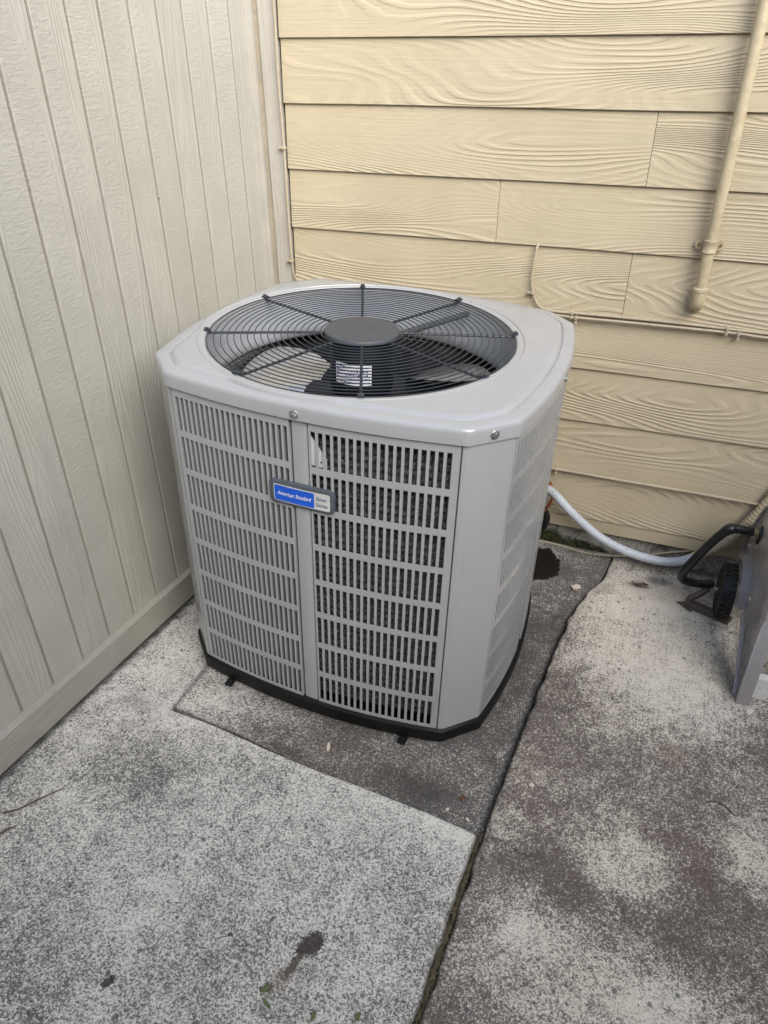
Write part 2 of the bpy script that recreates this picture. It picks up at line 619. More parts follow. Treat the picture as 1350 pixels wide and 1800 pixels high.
# right-hand slab, brown with pale worn patches
def f_right(u, v):
    jx = joint_x(v)
    w = .006 * mnoise.noise(Vector((v * 18, 1, 5))) + .003 * mnoise.noise(Vector((v * 60, 2, 5)))
    k = max(0, 1 - u / .6)
    x = jx + w * k + u
    y = v
    z = wob(x, y, 1.4, .004) - rounded(u, .008)
    back = max(0, min(1, (y - 1.86) / .2))
    z += .002
    at = {}
    wear_light = -.19
    wear_light += .36 * blob(x, y, .17, 1.85, .26, .34, .9) + .10 * blob(x, y, .29, 1.69, .17, .16, .9)
    wear_light += .27 * blob(x, y, .155, 1.089, .11, .09, 1.0) + .28 * blob(x, y, .416, 1.188, .06, .08, .9)
    wear_light += .25 * blob(x, y, .06, .80, .19, .12, .9) + .22 * blob(x, y, .30, .78, .12, .1, 1)
    wear_light += .15 * blob(x, y, -.115, 1.07, .06, .055, .9) + .13 * blob(x, y, -.045, .90, .03, .10, .9)
    wear_light += .09 * blob(x, y, .33, 1.36, .16, .12, 1.2) - .06 * blob(x, y, .03, .98, .13, .07, .8)
    wear_light -= .05 * blob(x, y, .30, 1.02, .13, .10, .9)
    wear_light += .06 * blob(x, y, .06, 1.25, .12, .05, .9) + .10 * blob(x, y, .1, 2.1, .16, .16, .9)
    wear_light += .07 * max(0, 1 - abs(u - .012) / .02) * (.5 + .5 * mnoise.noise(Vector((v * 9, 7, 7))))
    if y > 1.9: wear_light += .05
    if y < .3: wear_light += .06 * mnoise.noise(Vector((x * 3, y * 3, 0)))
    at['wear_light'] = wear_light
    at['brown'] = .85 + .15 * max(-1, min(1, 2 * mnoise.noise(Vector((x * 4, y * 4, 9)))))
    at['broom'] = blob(x, y, .16, 1.75, .34, .36, .8)
    st = .5 * max(0, 1 - u / .010) + .25 * max(0, 1 - u / .04)
    st = max(st, .55 * blob(x, y, .40, 1.80, .05, .13, .8), .8 * blob(x, y, .106, 2.116, .035, .014, .6), .6 * blob(x, y, .165, 2.16, .04, .02, .8))
    st = max(st, .8 * max(0, 1 - abs(y - 2.262) / .03), .35 * blob(x, y, .0, 2.06, .03, .03))
    # fine crack running right from the corner of the pad
    cy = 1.025 + .012 * mnoise.noise(Vector((x * 12, 3, 1)))
    if x < 0.03: st = max(st, .75 * max(0, 1 - abs(y - cy) / .009) * max(0, min(1, (.03 - x) / .06)))
    at['stain_shade'] = st
    at['rust'] = .5 * blob(x, y, .24, 1.42, .03) + .35 * blob(x, y, .18, 2.12, .12, .07)
    return x, y, z, at


xr = edges_pad(steps(0, .72, .011) + steps(.72, 2.2, .12), 0, 2.2)
yr = sorted(set(steps(-2.6, .45, .12) + steps(.45, 2.283, .011)))
sheet('concrete_slab', xr, yr, f_right, patio)


# sunken pad under the unit
def f_pad(u, v):
    # u 0..1 from the left edge to the joint, v 0..1 from the front joint to the wall
    y0 = pad_front(-1.05 + .9 * u)
    y = y0 + .0012 + (2.283 - y0 - .0012) * v
    x0 = -1.05 - .012 * v
    x = x0 + (joint_x(y) - .004 - x0) * u
    z = -.0005 - .027 * u + wob(x, y, 3, .003)
    back = max(0, min(1, (y - 1.82) / .18))
    z += back * .02 * u
    at = {}
    wear_light = -.20 - .02 * back
    wear_light += .21 * max(0, min(1, (-.62 - x) / .3)) + .03 * blob(x, y, -.93, 1.17, .10, .06, 1.2) - .07 * blob(x, y, -.75, 1.13, .1, .05, .9) - .10 * blob(x, y, -.36, 1.13, .14, .07, .9)
    wear_light += .06 * blob(x, y, -.30, 1.17, .09, .03, .8) + .07 * blob(x, y, -.22, 1.24, .06, .07, .9) + .05 * blob(x, y, -.16, 1.9, .08, .05, .9)
    wear_light -= .07 * blob(x, y, -.17, 1.72, .06, .16, .8)
    at['wear_light'] = wear_light
    at['brown'] = .25 + .4 * blob(x, y, -.55, 1.16, .2, .08, 1)
    df = (y - y0)
    dr = (joint_x(y) - x)
    dl = x - x0
    st = .6 * max(0, 1 - dr / .028) * (1 - .7 * back) + .5 * max(0, 1 - dr / .012)
    st = max(st, .6 * max(0, 1 - df / .018) * min(1, max(0, (x + .8) / .5)), .3 * max(0, 1 - df / .05) * min(1, max(0, (x + .8) / .3)))
    st = max(st, .6 * max(0, 1 - df / .004), .6 * max(0, 1 - dl / .012))
    st = max(st, .55 * blob(x, y, -.705, 1.095, .06, .022, .8), .5 * blob(x, y, -.20, 1.27, .018, .015, .6), .5 * blob(x, y, -.35, 1.12, .10, .04, 1.0))
    st = max(st, .45 * blob(x, y, -.12, 1.86, .03, .06, .9), .25 * blob(x, y, -.19, 1.8, .08, .06, 1), .25 * blob(x, y, -.62, 1.17, .18, .04, 1))
    # dirt gathered beside the base of the unit
    st = max(st, .35 * blob(x, y, -.68, 1.25, .36, .05, .8), .35 * blob(x, y, -.22, 1.6, .05, .3, .8))
    # pockmark crack across the back part
    cy = 1.90 - .3 * (x + .2) + .02 * mnoise.noise(Vector((x * 14, 1, 1)))
    if x > -.26: st = max(st, .8 * max(0, 1 - abs(y - cy) / .008))
    at['stain_shade'] = st
    at['wet'] = blob(x, y, -.235, 2.13, .075, .10, .5)
    at['rust'] = .5 * blob(x, y, -.602, 1.142, .012, .022, .6)
    return x, y, z, at


sheet('concrete_slab', steps(0, 1, .0125), steps(0, 1, .0095), f_pad, patio)


# left-hand slab: L shaped, round the pad
def left_attrs(x, y):
    wear_light = .03
    wear_light += .06 * blob(x, y, -1.2, 1.08, .14, .14, 1) + .04 * blob(x, y, -1.12, 1.3, .1, .2, 1) + .05 * blob(x, y, -.29, 1.0, .14, .06, 1) + .04 * blob(x, y, -.45, .99, .2, .06, 1)  # paler by the wall, partly sky light put into the colour
    wear_light -= .12 * blob(x, y, -1.0, .88, .13, .08, 1.2) + .06 * blob(x, y, -.6, .62, .12, .1, 1.2) + .06 * blob(x, y, -1.0, .42, .2, .12, 1.2) + .05 * blob(x, y, -1.25, .72, .1, .14, 1)
    wear_light += .05 * blob(x, y, -.5, .75, .2, .1, 1.2)
    wear_light += .05 * mnoise.noise(Vector((x * 2.2, y * 2.2, 4)))
    at = {'wear_light': wear_light, 'brown': .06 + .12 * max(0, mnoise.noise(Vector((x * 2, y * 2, 8)))) + .14 * max(0, min(1, (.9 - y) / .4))}
    st = .95 * max(0, min(1, 1.5 - (x + 1.324 - .0417 * (y - .762) + .012 * mnoise.noise(Vector((y * 40, 3, 8)))) / .012)) * (1 if x < -1.1 else 0)  # along the base board: shadow of the gap painted into the slab colour
    st = max(st, .3 * blob(x, y, -1.16, 1.10, .05, .02, 1))
    at['stain_shade'] = st
    return at


def f_left(u, v):
    # v<=1 : the front part, its edge following the pad joint and, at u=1, the long joint
    yf = pad_front(-1.35 + 1.17 * u)
    y = -2.6 + (yf + 2.6) * v
    x1 = joint_x(y) - .0135 + .005 * mnoise.noise(Vector((y * 16, 5, 2)))
    x = -1.5 + (x1 + 1.5) * u
    if u > .22 and v > .9: y += (.003 * mnoise.noise(Vector((x * 34, 2, 2))) + .006 * max(0, min(1, (x + .75) / .2)) * mnoise.noise(Vector((x * 75, 5, 2)))) * (v - .9) * 10
    de = (yf - y) if x > -1.045 else 9
    dr = x1 - x
    # the corner by the crossing of the joints is chipped round
    z = wob(x, y, 1.6, .004) + dip(x, y) - rounded(de, .003 + .006 * max(0, min(1, (x + .8) / .4))) - rounded(dr, .009) + .002 * max(0, min(1, (x + .8) / .5))
    at = left_attrs(x, y)
    at['wear_light'] += .09 * max(0, 1 - de / .07) + .05 * max(0, 1 - dr / .05) * (y > .8)
    at['stain_shade'] = max(at['stain_shade'], .7 * max(0, 1 - dr / .008))
    return x, y, z, at


us = edges_pad(steps(0, 1, .0095), 0, 1, .0025)
vs = sorted(set([round(v, 5) for v in steps(0, .78, .05) + steps(.78, 1, .0031)] + [.9985, .9993]))
sheet('concrete_slab', us, vs, f_left, patio)


def f_strip(u, v):
    y0 = 1.1415 - .03 * 0
    yf = pad_front(-1.5 + .44 * u)
    y = yf - .012 + (2.29 - yf + .012) * v
    x = -1.5 + (.4435 - .012 * v) * u
    z = wob(x, y, 1.6, .004) + dip(x, y) - .0004 + .0 * u
    at = left_attrs(x, y)
    at['stain_shade'] = max(at['stain_shade'], .55 * max(0, 1 - (-1.056 - .012 * v - x) / .008) * (v < .6))
    return x, y, z, at


sheet('concrete_slab', steps(0, 1, .028), steps(0, 1, .011), f_strip, patio)

# added unseen board fences right of and behind the viewer, blocking low sky
M_FENCE = plain('light_block_board', (.17, .15, .125), .8, var=.3, scale=20, bump=.002)
def fence(x0, y0, x1, y1, h, label):
    d = Vector((x1 - x0, y1 - y0, 0))
    L = d.length
    F = tag(empty('light_block_fence', (x0, y0, 0)), label, 'fence', 'added fences that block the low sky')
    F.rotation_euler = (0, 0, math.atan2(d.y, d.x))
    n = int(L / .15)
    m = MB()
    m.box(.0015, .1455, -.010, .010, -.03, h)
    b0 = m.build('board', M_FENCE, F, bevel=.002, seg=1)
    for k in range(1, n):
        c = clone(b0, F, (k * .15, 0, 0))
    for z in (.35, h - .3):
        m = MB()
        m.box(0, L, -.05, -.0105, z - .045, z + .045)
        m.build('rail', M_FENCE, F)
fence(FX0, FY + .05, FX0, 2.1, FH, 'added board fence out of view on the right, blocking low sky light')
fence(-1.3, FY, FX0, FY, FHB, 'added board fence out of view behind the viewer, blocking low sky light')
# soil in the joints, and dry needles lying in the long one
sm = MB()
sm.quad((-1.5, -2.6, -.034), (2.7, -2.6, -.034), (2.7, 2.3, -.034), (-1.5, 2.3, -.034))
tag(sm.build('soil', M_SOIL), kind='structure')
jm = MB()
for i in range(700):
    y = random.uniform(.35, 1.03)
    x = joint_x(y) - .007 + random.gauss(0, .0035)
    a = random.gauss(math.pi / 2, .35)
    L = random.uniform(.006, .022)
    z = -.014 + random.random() * .009
    dx, dy = math.cos(a) * L / 2, math.sin(a) * L / 2
    w = .0004
    jm.add([(x - dx - w, y - dy, z), (x - dx + w, y - dy, z), (x + dx + w, y + dy, z + random.uniform(-.003, .003)), (x + dx - w, y + dy, z), (x, y, z + .0008)], [(0, 1, 4), (1, 2, 4), (2, 3, 4), (3, 0, 4)])
for i in range(500):
    y = random.uniform(.35, 1.06)
    x = joint_x(y) - .007 + random.gauss(0, .003)
    r = random.uniform(.0012, .0032)
    z = -.018 + random.random() * .008
    jm.add([(x - r, y, z), (x, y - r, z), (x + r, y, z), (x, y + r, z), (x, y, z + r)], [(0, 1, 4), (1, 2, 4), (2, 3, 4), (3, 0, 4)])
tag(jm.build('joint_litter', M_STRAW), kind='stuff')

# ------------------------------------------------------------------ left wall: grooved sheet siding
LA = math.atan2(.062, 1.488)                        # the wall stands a little off square
LW = empty('panel_wall', (-1.324, .762, 0))
LW.rotation_euler = (0, 0, -LA)
tag(LW, 'greyish beige wall of vertical grooved rough sawn panels, left of the air conditioner', 'wall')
LC = math.cos(LA)
yl = lambda y: (y - .762) / LC                       # world y to distance along the wall
tops = .0
gro = [.890 - .1058 * k for k in range(24, 0, -1)] + [.890, .997, 1.107, 1.214, 1.322, 1.428, 1.534, 1.637, 1.739, 1.842, 1.945, 2.058, 2.162, 2.292]
GW = .0085
WT = 2.75
for a, b in zip(gro, gro[1:]):
    m = MB()
    y0, y1 = yl(a) + GW / 2, yl(b) - GW / 2
    m.box(-.034, -.020, y0, y1, .072, WT)
    m.build('board', M_PANEL, LW, bevel=.0012, seg=1)
m = MB()
m.box(-.06, -.0305, yl(gro[0]), yl(2.292), .05, WT)
m.build('backing_sheet', M_PANEL, LW)
# base board, falling slightly towards the corner like the paving
m = MB()
for (ya, yb) in ((yl(gro[0]), yl(.762)), (yl(.762), yl(2.26))):
    za, zb = (0, 0) if yb <= 1e-6 else (0, -.048)
    ta, tb = (.099, .099) if yb <= 1e-6 else (.101, .045)
    vs = [(-.05, ya, za + .009), (0, ya, za + .009), (0, ya, ta), (-.05, ya, ta + .004), (-.05, yb, zb + .009), (0, yb, zb + .009), (0, yb, tb), (-.05, yb, tb + .004)]
    m.add(vs, [(0, 1, 5, 4), (1, 2, 6, 5), (2, 3, 7, 6), (3, 0, 4, 7), (0, 3, 2, 1), (4, 5, 6, 7)])
m.build('base_board', M_BASE, LW, bevel=.002)
# nail heads
m = MB()
for (y, z) in ((1.02, 1.16), (1.53, .62), (1.33, .86), (1.74, 1.2), (1.21, .55)):
    m.lathe([(.0001, .0), (.0036, .0), (.003, .001)], 10, Matrix.Translation((-.0205, yl(y), z)) @ Matrix.Rotation(math.pi / 2, 4, 'Y'))
m.build('nail_head', M_TRIM, LW)

# ------------------------------------------------------------------ back wall: lap siding
BW = tag(empty('lap_siding_wall', (0, 2.25, 0)), 'tan wall of horizontal wood grain lap siding behind the air conditioner', 'wall')
rows = [.14, .31, .501, .678, .847, 1.0355, 1.209, 1.390, 1.5545, 1.73, 1.905, 2.08, 2.255, 2.43, 2.605, 2.78]
joints = {5: [-.502 + .0, ], 4: [-.106], 6: [-.1025], 8: [.5], 7: [1.1], 3: [.9], 2: [.62], 1: [1.3], 0: [.75], 9: [-.3], 10: [.4]}
XL, XRt = -1.181, 2.6
for i in range(len(rows) - 1):
    z0, z1 = rows[i], rows[i + 1]
    cuts = [XL] + joints.get(i, []) + [XRt]
    for a, b in zip(cuts, cuts[1:]):
        m = MB()
        n = max(2, int((b - a) / .12))
        g = .0005
        V, F = [], []
        for k in range(n + 1):
            x = a + g + (b - a - 2 * g) * k / n
            dz = .0012 * mnoise.noise(Vector((x * 3, i * 7.7, 0)))
            dy = .0012 * mnoise.noise(Vector((x * 2.4, i * 3.1, 5)))
            V += [(x, dy, z0 + dz), (x, .0098 + dy, z1 + .018), (x, .0165, z1 + .018), (x, .0085 + dy, z0 + dz)]
        for k in range(n):
            o = 4 * k
            for q in range(4):
                r = (q + 1) % 4
                F.append((o + q, o + r, o + 4 + r, o + 4 + q))
        F += [(0, 1, 2, 3), (4 * n + 3, 4 * n + 2, 4 * n + 1, 4 * n)]
        m.add(V, F)
        m.build('siding_board', M_LAP, BW, bevel=.0011, seg=1, angle=50)
m = MB()
m.box(XL, XRt, .0055, .016, .088, .150)
m.build('starter_board', M_LAP, BW, bevel=.001, seg=1)
m = MB()
m.box(-1.32, XRt, .019, .06, .10, 2.8)
m.build('sheathing', M_DARK, BW)
m = MB()
m.box(-1.238, XL - .0065, -.012, .018, -.05, 2.78)
m.build('corner_trim', M_TRIM, BW, bevel=.002)
m = MB()
m.box(-1.2555, -1.2385, -.006, .018, -.05, 2.78)
m.build('corner_strip', M_CAULK, BW)
m = MB()
m.box(-1.31, -1.256, -.020, .018, .05, 2.78)
m.build('corner_board', M_TRIM, BW, bevel=.0015)
m = MB()
n = 60
V, F = [], []
for k in range(n + 1):
    x = -1.3 + 3.9 * k / n
    q = .006 * mnoise.noise(Vector((x * 6, 0, 0)))
    V += [(x, .026 + q, -.06), (x, .03 + q, .03), (x, .036 + q * .5, .098), (x, .018, .098), (x, .09, -.06)]
for k in range(n):
    for q in range(3):
        F.append((5 * k + q, 5 * k + q + 1, 5 * k + 6 + q, 5 * k + 5 + q))
m.add(V, F)
m.build('foundation', M_FOUND, BW, smooth=True)


def clip(parent, x, y, z, ax='x', s=1.0):
    """small nailed cable clip: a saddle with a nail head"""
    m = MB()
    r = .0055 * s
    if ax == 'x':
        m.box(x - .004, x + .004, y - r - .002, y + .008, z - r, z + r)
        m.box(x - .003, x + .003, y - .002, y + .008, z - r - .012, z - r)
        m.lathe([(.0001, -.004), (.004, -.004), (.004, 0)], 8, Matrix.Translation((x, y - .002, z - r - .009)) @ Matrix.Rotation(-math.pi / 2, 4, 'X'))
    else:
        m.box(x - r, x + r, y - r - .002, y + .008, z - .004, z + .004)
        m.box(x - r - .011, x - r, y - .002, y + .008, z - .003, z + .003)
        m.lathe([(.0001, -.004), (.0038, -.004), (.0038, 0)], 8, Matrix.Translation((x - r - .008, y - .002, z)) @ Matrix.Rotation(-math.pi / 2, 4, 'X'))
    return m.build('clip', M_CABLE, parent, bevel=.001, seg=1)


def cable(name, pts, r, label, mat=None, cat='cable', loc=(0, 2.24, 0), n=10, seg=8):
    t = tag(empty(name, loc), label, cat, 'cables clipped along the walls')
    m = MB()
    L = Vector(loc)
    m.tube([Vector(p) - L for p in smooth_path(pts, n)], r, seg)
    m.build('cable_run', mat or M_CABLE, t, smooth=True)
    return t


# cable down the corner trim
c1 = cable('cable', [(-1.178, 2.229, 2.7), (-1.1785, 2.2285, 2.0), (-1.178, 2.229, 1.644), (-1.180, 2.228, 1.45), (-1.178, 2.229, 1.27), (-1.179, 2.229, 1.1), (-1.178, 2.229, .93), (-1.174, 2.232, .885), (-1.163, 2.238, .855), (-1.14, 2.241, .835)], .0035,
           'thin painted cable running down the corner trim beside the lap siding')
clip(c1, -1.178, -.012, 1.27, 'z')
clip(c1, -1.178, -.012, .932, 'z')
# short cable that leaves the siding, bends and runs along the lap edge
c2 = cable('cable', [(-.372, 2.262, 1.045), (-.375, 2.246, 1.034), (-.377, 2.242, 1.02), (-.382, 2.241, .95), (-.378, 2.241, .915), (-.368, 2.24, .888), (-.346, 2.239, .860), (-.302, 2.239, .852), (-.245, 2.238, .853), (-.1, 2.238, .855), (.05, 2.239, .855), (.194, 2.239, .853), (.292, 2.239, .851), (.6, 2.24, .85), (1.2, 2.24, .85), (2.0, 2.24, .85)], .0038,
           'painted cable curving down the siding above the rear corner of the air conditioner')
clip(c2, -.373, 0.001, .90, 'z')
clip(c2, -.250, -.001, .853)
clip(c2, .185, -.001, .853)
c3 = cable('cable', [(-.6, 2.239, .842), (-.3, 2.239, .841), (-.234, 2.239, .840), (-.1, 2.238, .842), (.05, 2.238, .843), (.217, 2.239, .843), (.292, 2.239, .840), (.6, 2.239, .838), (1.2, 2.24, .84), (2.0, 2.24, .84)], .0041,
           'straight painted cable under the curving one, along the siding at lid height')
clip(c3, -.236, -.001, .840)
clip(c3, .217, -.001, .843)
c4 = cable('cable', [(-.6, 2.238, .318), (-.238, 2.238, .319), (0, 2.237, .318), (.2, 2.238, .317), (.40, 2.238, .315), (.9, 2.238, .315), (2.0, 2.238, .315)], .0048,
           'low painted cable along the lap edge just above the pale flexible conduit')
clip(c4, -.232, -.001, .319)

# rigid conduit coming down the wall
PC = tag(empty('conduit_pipe', (.09, 2.218, .93)), 'tan painted rigid conduit down the siding with a strap and elbow end', 'pipe')
m = MB()
m.tube([(0, 0, .03), (0, 0, 1.9)], .0152, 20)
m.build('pipe', M_PIPE, PC, smooth=True)
m = MB()
m.tube(smooth_path([(0, .0, .035), (0, .0, .012), (0, .004, -.008), (0, .016, -.017), (0, .034, -.018)], 6), .0185, 18)
m.lathe([(.0165, .024), (.0205, .026), (.0205, .034), (.0165, .037)], 20)
m.build('elbow', M_PIPE, PC, smooth=True)
m = MB()
m.box(-.022, -.012, .004, .03, -.01, .012)
m.build('lug', M_PIPE, PC, bevel=.003)
st = MB()
st.lathe([(.0158, -.017), (.0185, -.016), (.0185, -.011), (.0172, -.009), (.0172, .009), (.0185, .011), (.0185, .016), (.0158, .017)], 22, Matrix.Translation((0, 0, .146)))
for sx in (-1, 1):
    P = []
    for k in range(9):
        a = -math.pi / 2 + math.pi * k / 8
        P.append((sx * (.027 + .011 * math.cos(a)), .0135 * math.sin(a)))
    P += [(sx * .012, .0145), (sx * .012, -.0145)]
    st.prism(P, lambda x, z: (x, .019, .146 + z), lambda x, z: (x, .023, .146 + z))
strap = st.build('strap', M_PIPE, PC, smooth=True)
for sx in (-1, 1):
    m = MB()
    m.lathe([(.0001, -.004), (.0035, -.0035), (.0045, 0)], 12, Matrix.Translation((sx * .028, .019, .146)) @ Matrix.Rotation(-math.pi / 2, 4, 'X'))
    m.build('screw', M_BRASS, strap, smooth=True)

# ------------------------------------------------------------------ air conditioner
A_, B_, C_, S_, H_, INS = .4391, .4013, .0822, .0371, .9206, .0067
OX, OY, RT, PH0 = -.0419, -.0028, .3902, 3.5393
Rm = Matrix(((.99942, .01557, .03041), (-.01544, .99987, -.00423), (-.03047, .00376, .99953)))
AC = empty('air_conditioner', (-.6813, 1.6687, 0))
AC.rotation_euler = Rm.to_euler()
tag(AC, 'taupe grey outdoor air conditioner with louvred sides and a round fan guard on top', 'air conditioner')

SIDES = [((0, -1), (1, 0), B_, A_ - C_), ((1, 0), (0, 1), A_, B_ - C_), ((0, 1), (-1, 0), B_, A_ - C_), ((-1, 0), (0, -1), A_, B_ - C_)]


def bow(si, u, z, d, du=0):
    """point on a bowed side: u along the chord, d depth inwards"""
    (nx, ny), (tx, ty), off, L = SIDES[si]
    k = S_ * (1 - (u / L) ** 2)
    h = off - INS + k - d
    w = u + du
    return (nx * h + tx * w, ny * h + ty * w, z)


def outline(inset, n=18, rc=.0):
    P = []
    for si in range(4):
        (nx, ny), (tx, ty), off, L = SIDES[si]
        for i in range(n + 1):
            u = -L + 2 * L * i / n
            k = S_ * (1 - (u / L) ** 2)
            h = off + k - inset
            # chamfer corner moves inwards with the inset
            uu = u * (L - inset * .414) / L
            P.append((nx * h + tx * uu, ny * h + ty * uu))
    return P


def louvre_panel(si, u0, u1, s0, s1, ncol, sw, depth, slant, name='louvre_panel'):
    ZB, ZT = .047, .8795
    z0, z1, nrow, sh = .057, .861, 8, .0862
    gap = ((s1 - s0) - ncol * sw) / (ncol - 1)
    ue = [u0]
    for i in range(ncol):
        a = s0 + i * (sw + gap)
        ue += [a, a + sw]
    ue.append(u1)
    zg = ((z1 - z0) - nrow * sh) / (nrow - 1)
    ze = [ZB]
    for j in range(nrow):
        a = z0 + j * (sh + zg)
        ze += [a, a + sh]
    ze.append(ZT)
    nu, nz = len(ue), len(ze)
    m = MB()
    V = [bow(si, u, z, 0) for z in ze for u in ue]
    F = []
    T = .0025
    for j in range(nz - 1):
        for i in range(nu - 1):
            if j % 2 == 1 and i % 2 == 1: continue
            F.append((j * nu + i, j * nu + i + 1, (j + 1) * nu + i + 1, (j + 1) * nu + i))
    m.add(V, F)
    # sheet thickness round every slot
    for j in range(1, nz - 1, 2):
        for i in range(1, nu - 1, 2):
            q = [(ue[i], ze[j]), (ue[i + 1], ze[j]), (ue[i + 1], ze[j + 1]), (ue[i], ze[j + 1])]
            W = [bow(si, u, z, 0) for u, z in q] + [bow(si, u, z, T) for u, z in q]
            m.add(W, [(0, 1, 5, 4), (1, 2, 6, 5), (2, 3, 7, 6), (3, 0, 4, 7)])
    # fins behind the bars
    for i in range(0, nu - 1, 2):
        a, b = ue[i], ue[i + 1]
        if i == 0: a = max(a, b - gap * 1.5)
        if i == nu - 2: b = min(b, a + gap * 1.5)
        zz0, zz1 = ze[1] - .004, ze[-2] + .004
        dd = depth * slant
        T2 = T
        W = [bow(si, a + .0003, zz0, T2), bow(si, b - .0003, zz0, T2), bow(si, b - .0012, zz0, depth, dd), bow(si, a + .0012, zz0, depth, dd)]
        W += [(p[0], p[1], zz1) for p in W]
        m.add(W, [(0, 3, 7, 4), (3, 2, 6, 7), (2, 1, 5, 6), (0, 1, 2, 3), (4, 7, 6, 5)])
    # returned edges
    E0 = [(u, ZB) for u in ue] + [(u1, z) for z in ze[1:]] + [(u, ZT) for u in ue[-2::-1]] + [(u0, z) for z in ze[-2:0:-1]]
    W = [bow(si, u, z, 0) for u, z in E0] + [bow(si, u, z, .012) for u, z in E0]
    n = len(E0)
    m.add(W, [(k, (k + 1) % n, n + (k + 1) % n, n + k) for k in range(n)])
    bmn = name
    o = m.build(bmn, M_AC, AC, bevel=0)
    return o


def facing(o):
    """outward normals for an open sheet"""
    return o


for si in range(4):
    L = SIDES[si][3]
    k = L / (A_ - C_)
    louvre_panel(si, -.344 * k, -.0268, -.333 * k, -.0316, 21 if si % 2 == 0 else 19, .0093, .006 if si == 1 else .018, 0)
    louvre_panel(si, .0195, .3415 * k, .0239, .3255 * k, 18 if si % 2 == 0 else 16, .0108, 0.024 if si == 0 else (.006 if si == 1 else .018), -.46 if si == 0 else 0)
    # centre post between the two panels
    m = MB()
    us_ = [-.0245, -.021, -.006, .009, .0145, .017]
    ds = [.009, .0035, .002, .002, .0035, .009]
    W = [bow(si, u, z, d) for z in (.046, .885) for u, d in zip(us_, ds)]
    m.add(W, [(i, i + 1, i + 7, i + 6) for i in range(5)])
    m.build('centre_post', M_AC, AC, smooth=True)
    # corner post: end of this side, the chamfer and the start of the next side
    sj = (si + 1) % 4
    Lj = SIDES[sj][3]
    kj = Lj / (A_ - C_)
    prof = [bow(si, .3442 * k, 0, .014)[:2], bow(si, .3442 * k, 0, .001)[:2]]
    p1, p2 = Vector(bow(si, L - .0015, 0, 0)[:2]), Vector(bow(sj, -Lj + .0015, 0, 0)[:2])
    a0 = Vector(bow(si, .3442 * k, 0, 0)[:2])
    b0 = Vector(bow(sj, -.3466 * kj, 0, 0)[:2])
    rr = .010
    for (pa, pb, pc) in ((a0, p1, p2), (p1, p2, b0)):
        d1 = (pa - pb).normalized()
        d2 = (pc - pb).normalized()
        la = min(rr, (pa - pb).length * .9)
        lb = min(rr, (pc - pb).length * .45)
        for t in (0, .25, .5, .75, 1):
            q = (pb + d1 * la) * (1 - t) ** 2 + pb * 2 * t * (1 - t) + (pb + d2 * lb) * t * t
            prof.append((q.x, q.y))
    prof += [(b0.x, b0.y)]
    q = bow(sj, -.3466 * kj, 0, .014)
    prof.append(q[:2])
    m = MB()
    n = len(prof)
    m.add([(p[0], p[1], .046) for p in prof] + [(p[0], p[1], .884) for p in prof], [(i, i + 1, n + i + 1, n + i) for i in range(n - 1)])
    m.build('corner_post', M_AC, AC, smooth=True)

# base pan
m = MB()
P = outline(-.0005)
Pb = outline(.006)
Pi = outline(.03)
n = len(P)
zs = [(Pb, -.004), (P, .006), (P, .040), (Pb, .0475), (Pi, .0478)]
V = [(x, y, z) for (Q, z) in zs for x, y in Q]
F = [(r * n + i, r * n + (i + 1) % n, (r + 1) * n + (i + 1) % n, (r + 1) * n + i) for r in range(4) for i in range(n)]
F += [tuple(range(n - 1, -1, -1)), tuple(4 * n + i for i in range(n))]
m.add(V, F)
m.build('base_pan', M_BASEPAN, AC, smooth=True)

# hold-down tabs at the foot of the front
for u in (-.262, .262):
    m = MB()
    p = bow(0, u, 0, -.006)
    m.box(p[0] - .011, p[0] + .011, p[1] - .026, p[1] + .01, -.002 - .0, .006)
    m.lathe([(.0001, .013), (.006, .013), (.008, .008), (.008, .004)], 10, Matrix.Translation((p[0], p[1] - .014, 0)))
    m.box(p[0] - .011, p[0] + .011, p[1], p[1] + .01, .0, .03)
    m.build('hold_down_clip', M_BASEPAN, AC, bevel=.003)

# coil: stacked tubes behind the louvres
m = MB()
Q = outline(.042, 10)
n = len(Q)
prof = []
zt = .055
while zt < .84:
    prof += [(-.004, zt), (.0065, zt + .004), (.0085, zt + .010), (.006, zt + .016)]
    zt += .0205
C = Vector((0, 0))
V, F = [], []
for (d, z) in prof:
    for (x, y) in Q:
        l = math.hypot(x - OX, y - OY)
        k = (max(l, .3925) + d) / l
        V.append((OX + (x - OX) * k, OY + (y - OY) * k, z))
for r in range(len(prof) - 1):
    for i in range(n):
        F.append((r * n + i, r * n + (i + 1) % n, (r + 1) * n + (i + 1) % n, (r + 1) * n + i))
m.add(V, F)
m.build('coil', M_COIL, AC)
# added dark sheet: shade inside the coil as colour, seen down the fan opening
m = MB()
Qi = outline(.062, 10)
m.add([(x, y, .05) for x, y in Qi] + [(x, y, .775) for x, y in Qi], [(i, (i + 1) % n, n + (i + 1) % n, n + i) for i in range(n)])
m.build('coil_shade_sheet', M_COIL_SHADE, AC)
# pale bracket seen through the first slots of the right panel
m = MB()
m.prism([(.012, .850), (.017, .850), (.056, .795), (.056, .772), (.012, .776)], lambda u, z: bow(0, u, z, .009), lambda u, z: bow(0, u, z, .011))
br = m.build('bracket', M_WHITE, AC)
m = MB()
for (u, z) in ((.031, .783), (.043, .786)):
    p = bow(0, u, z, .0087)
    m.lathe([(.0001, 0), (.0022, 0), (.0022, .001)], 10, Matrix.Translation(p) @ Matrix.Rotation(-math.pi / 2, 4, 'X'))
m.build('bolt_hole', M_DARK, br)

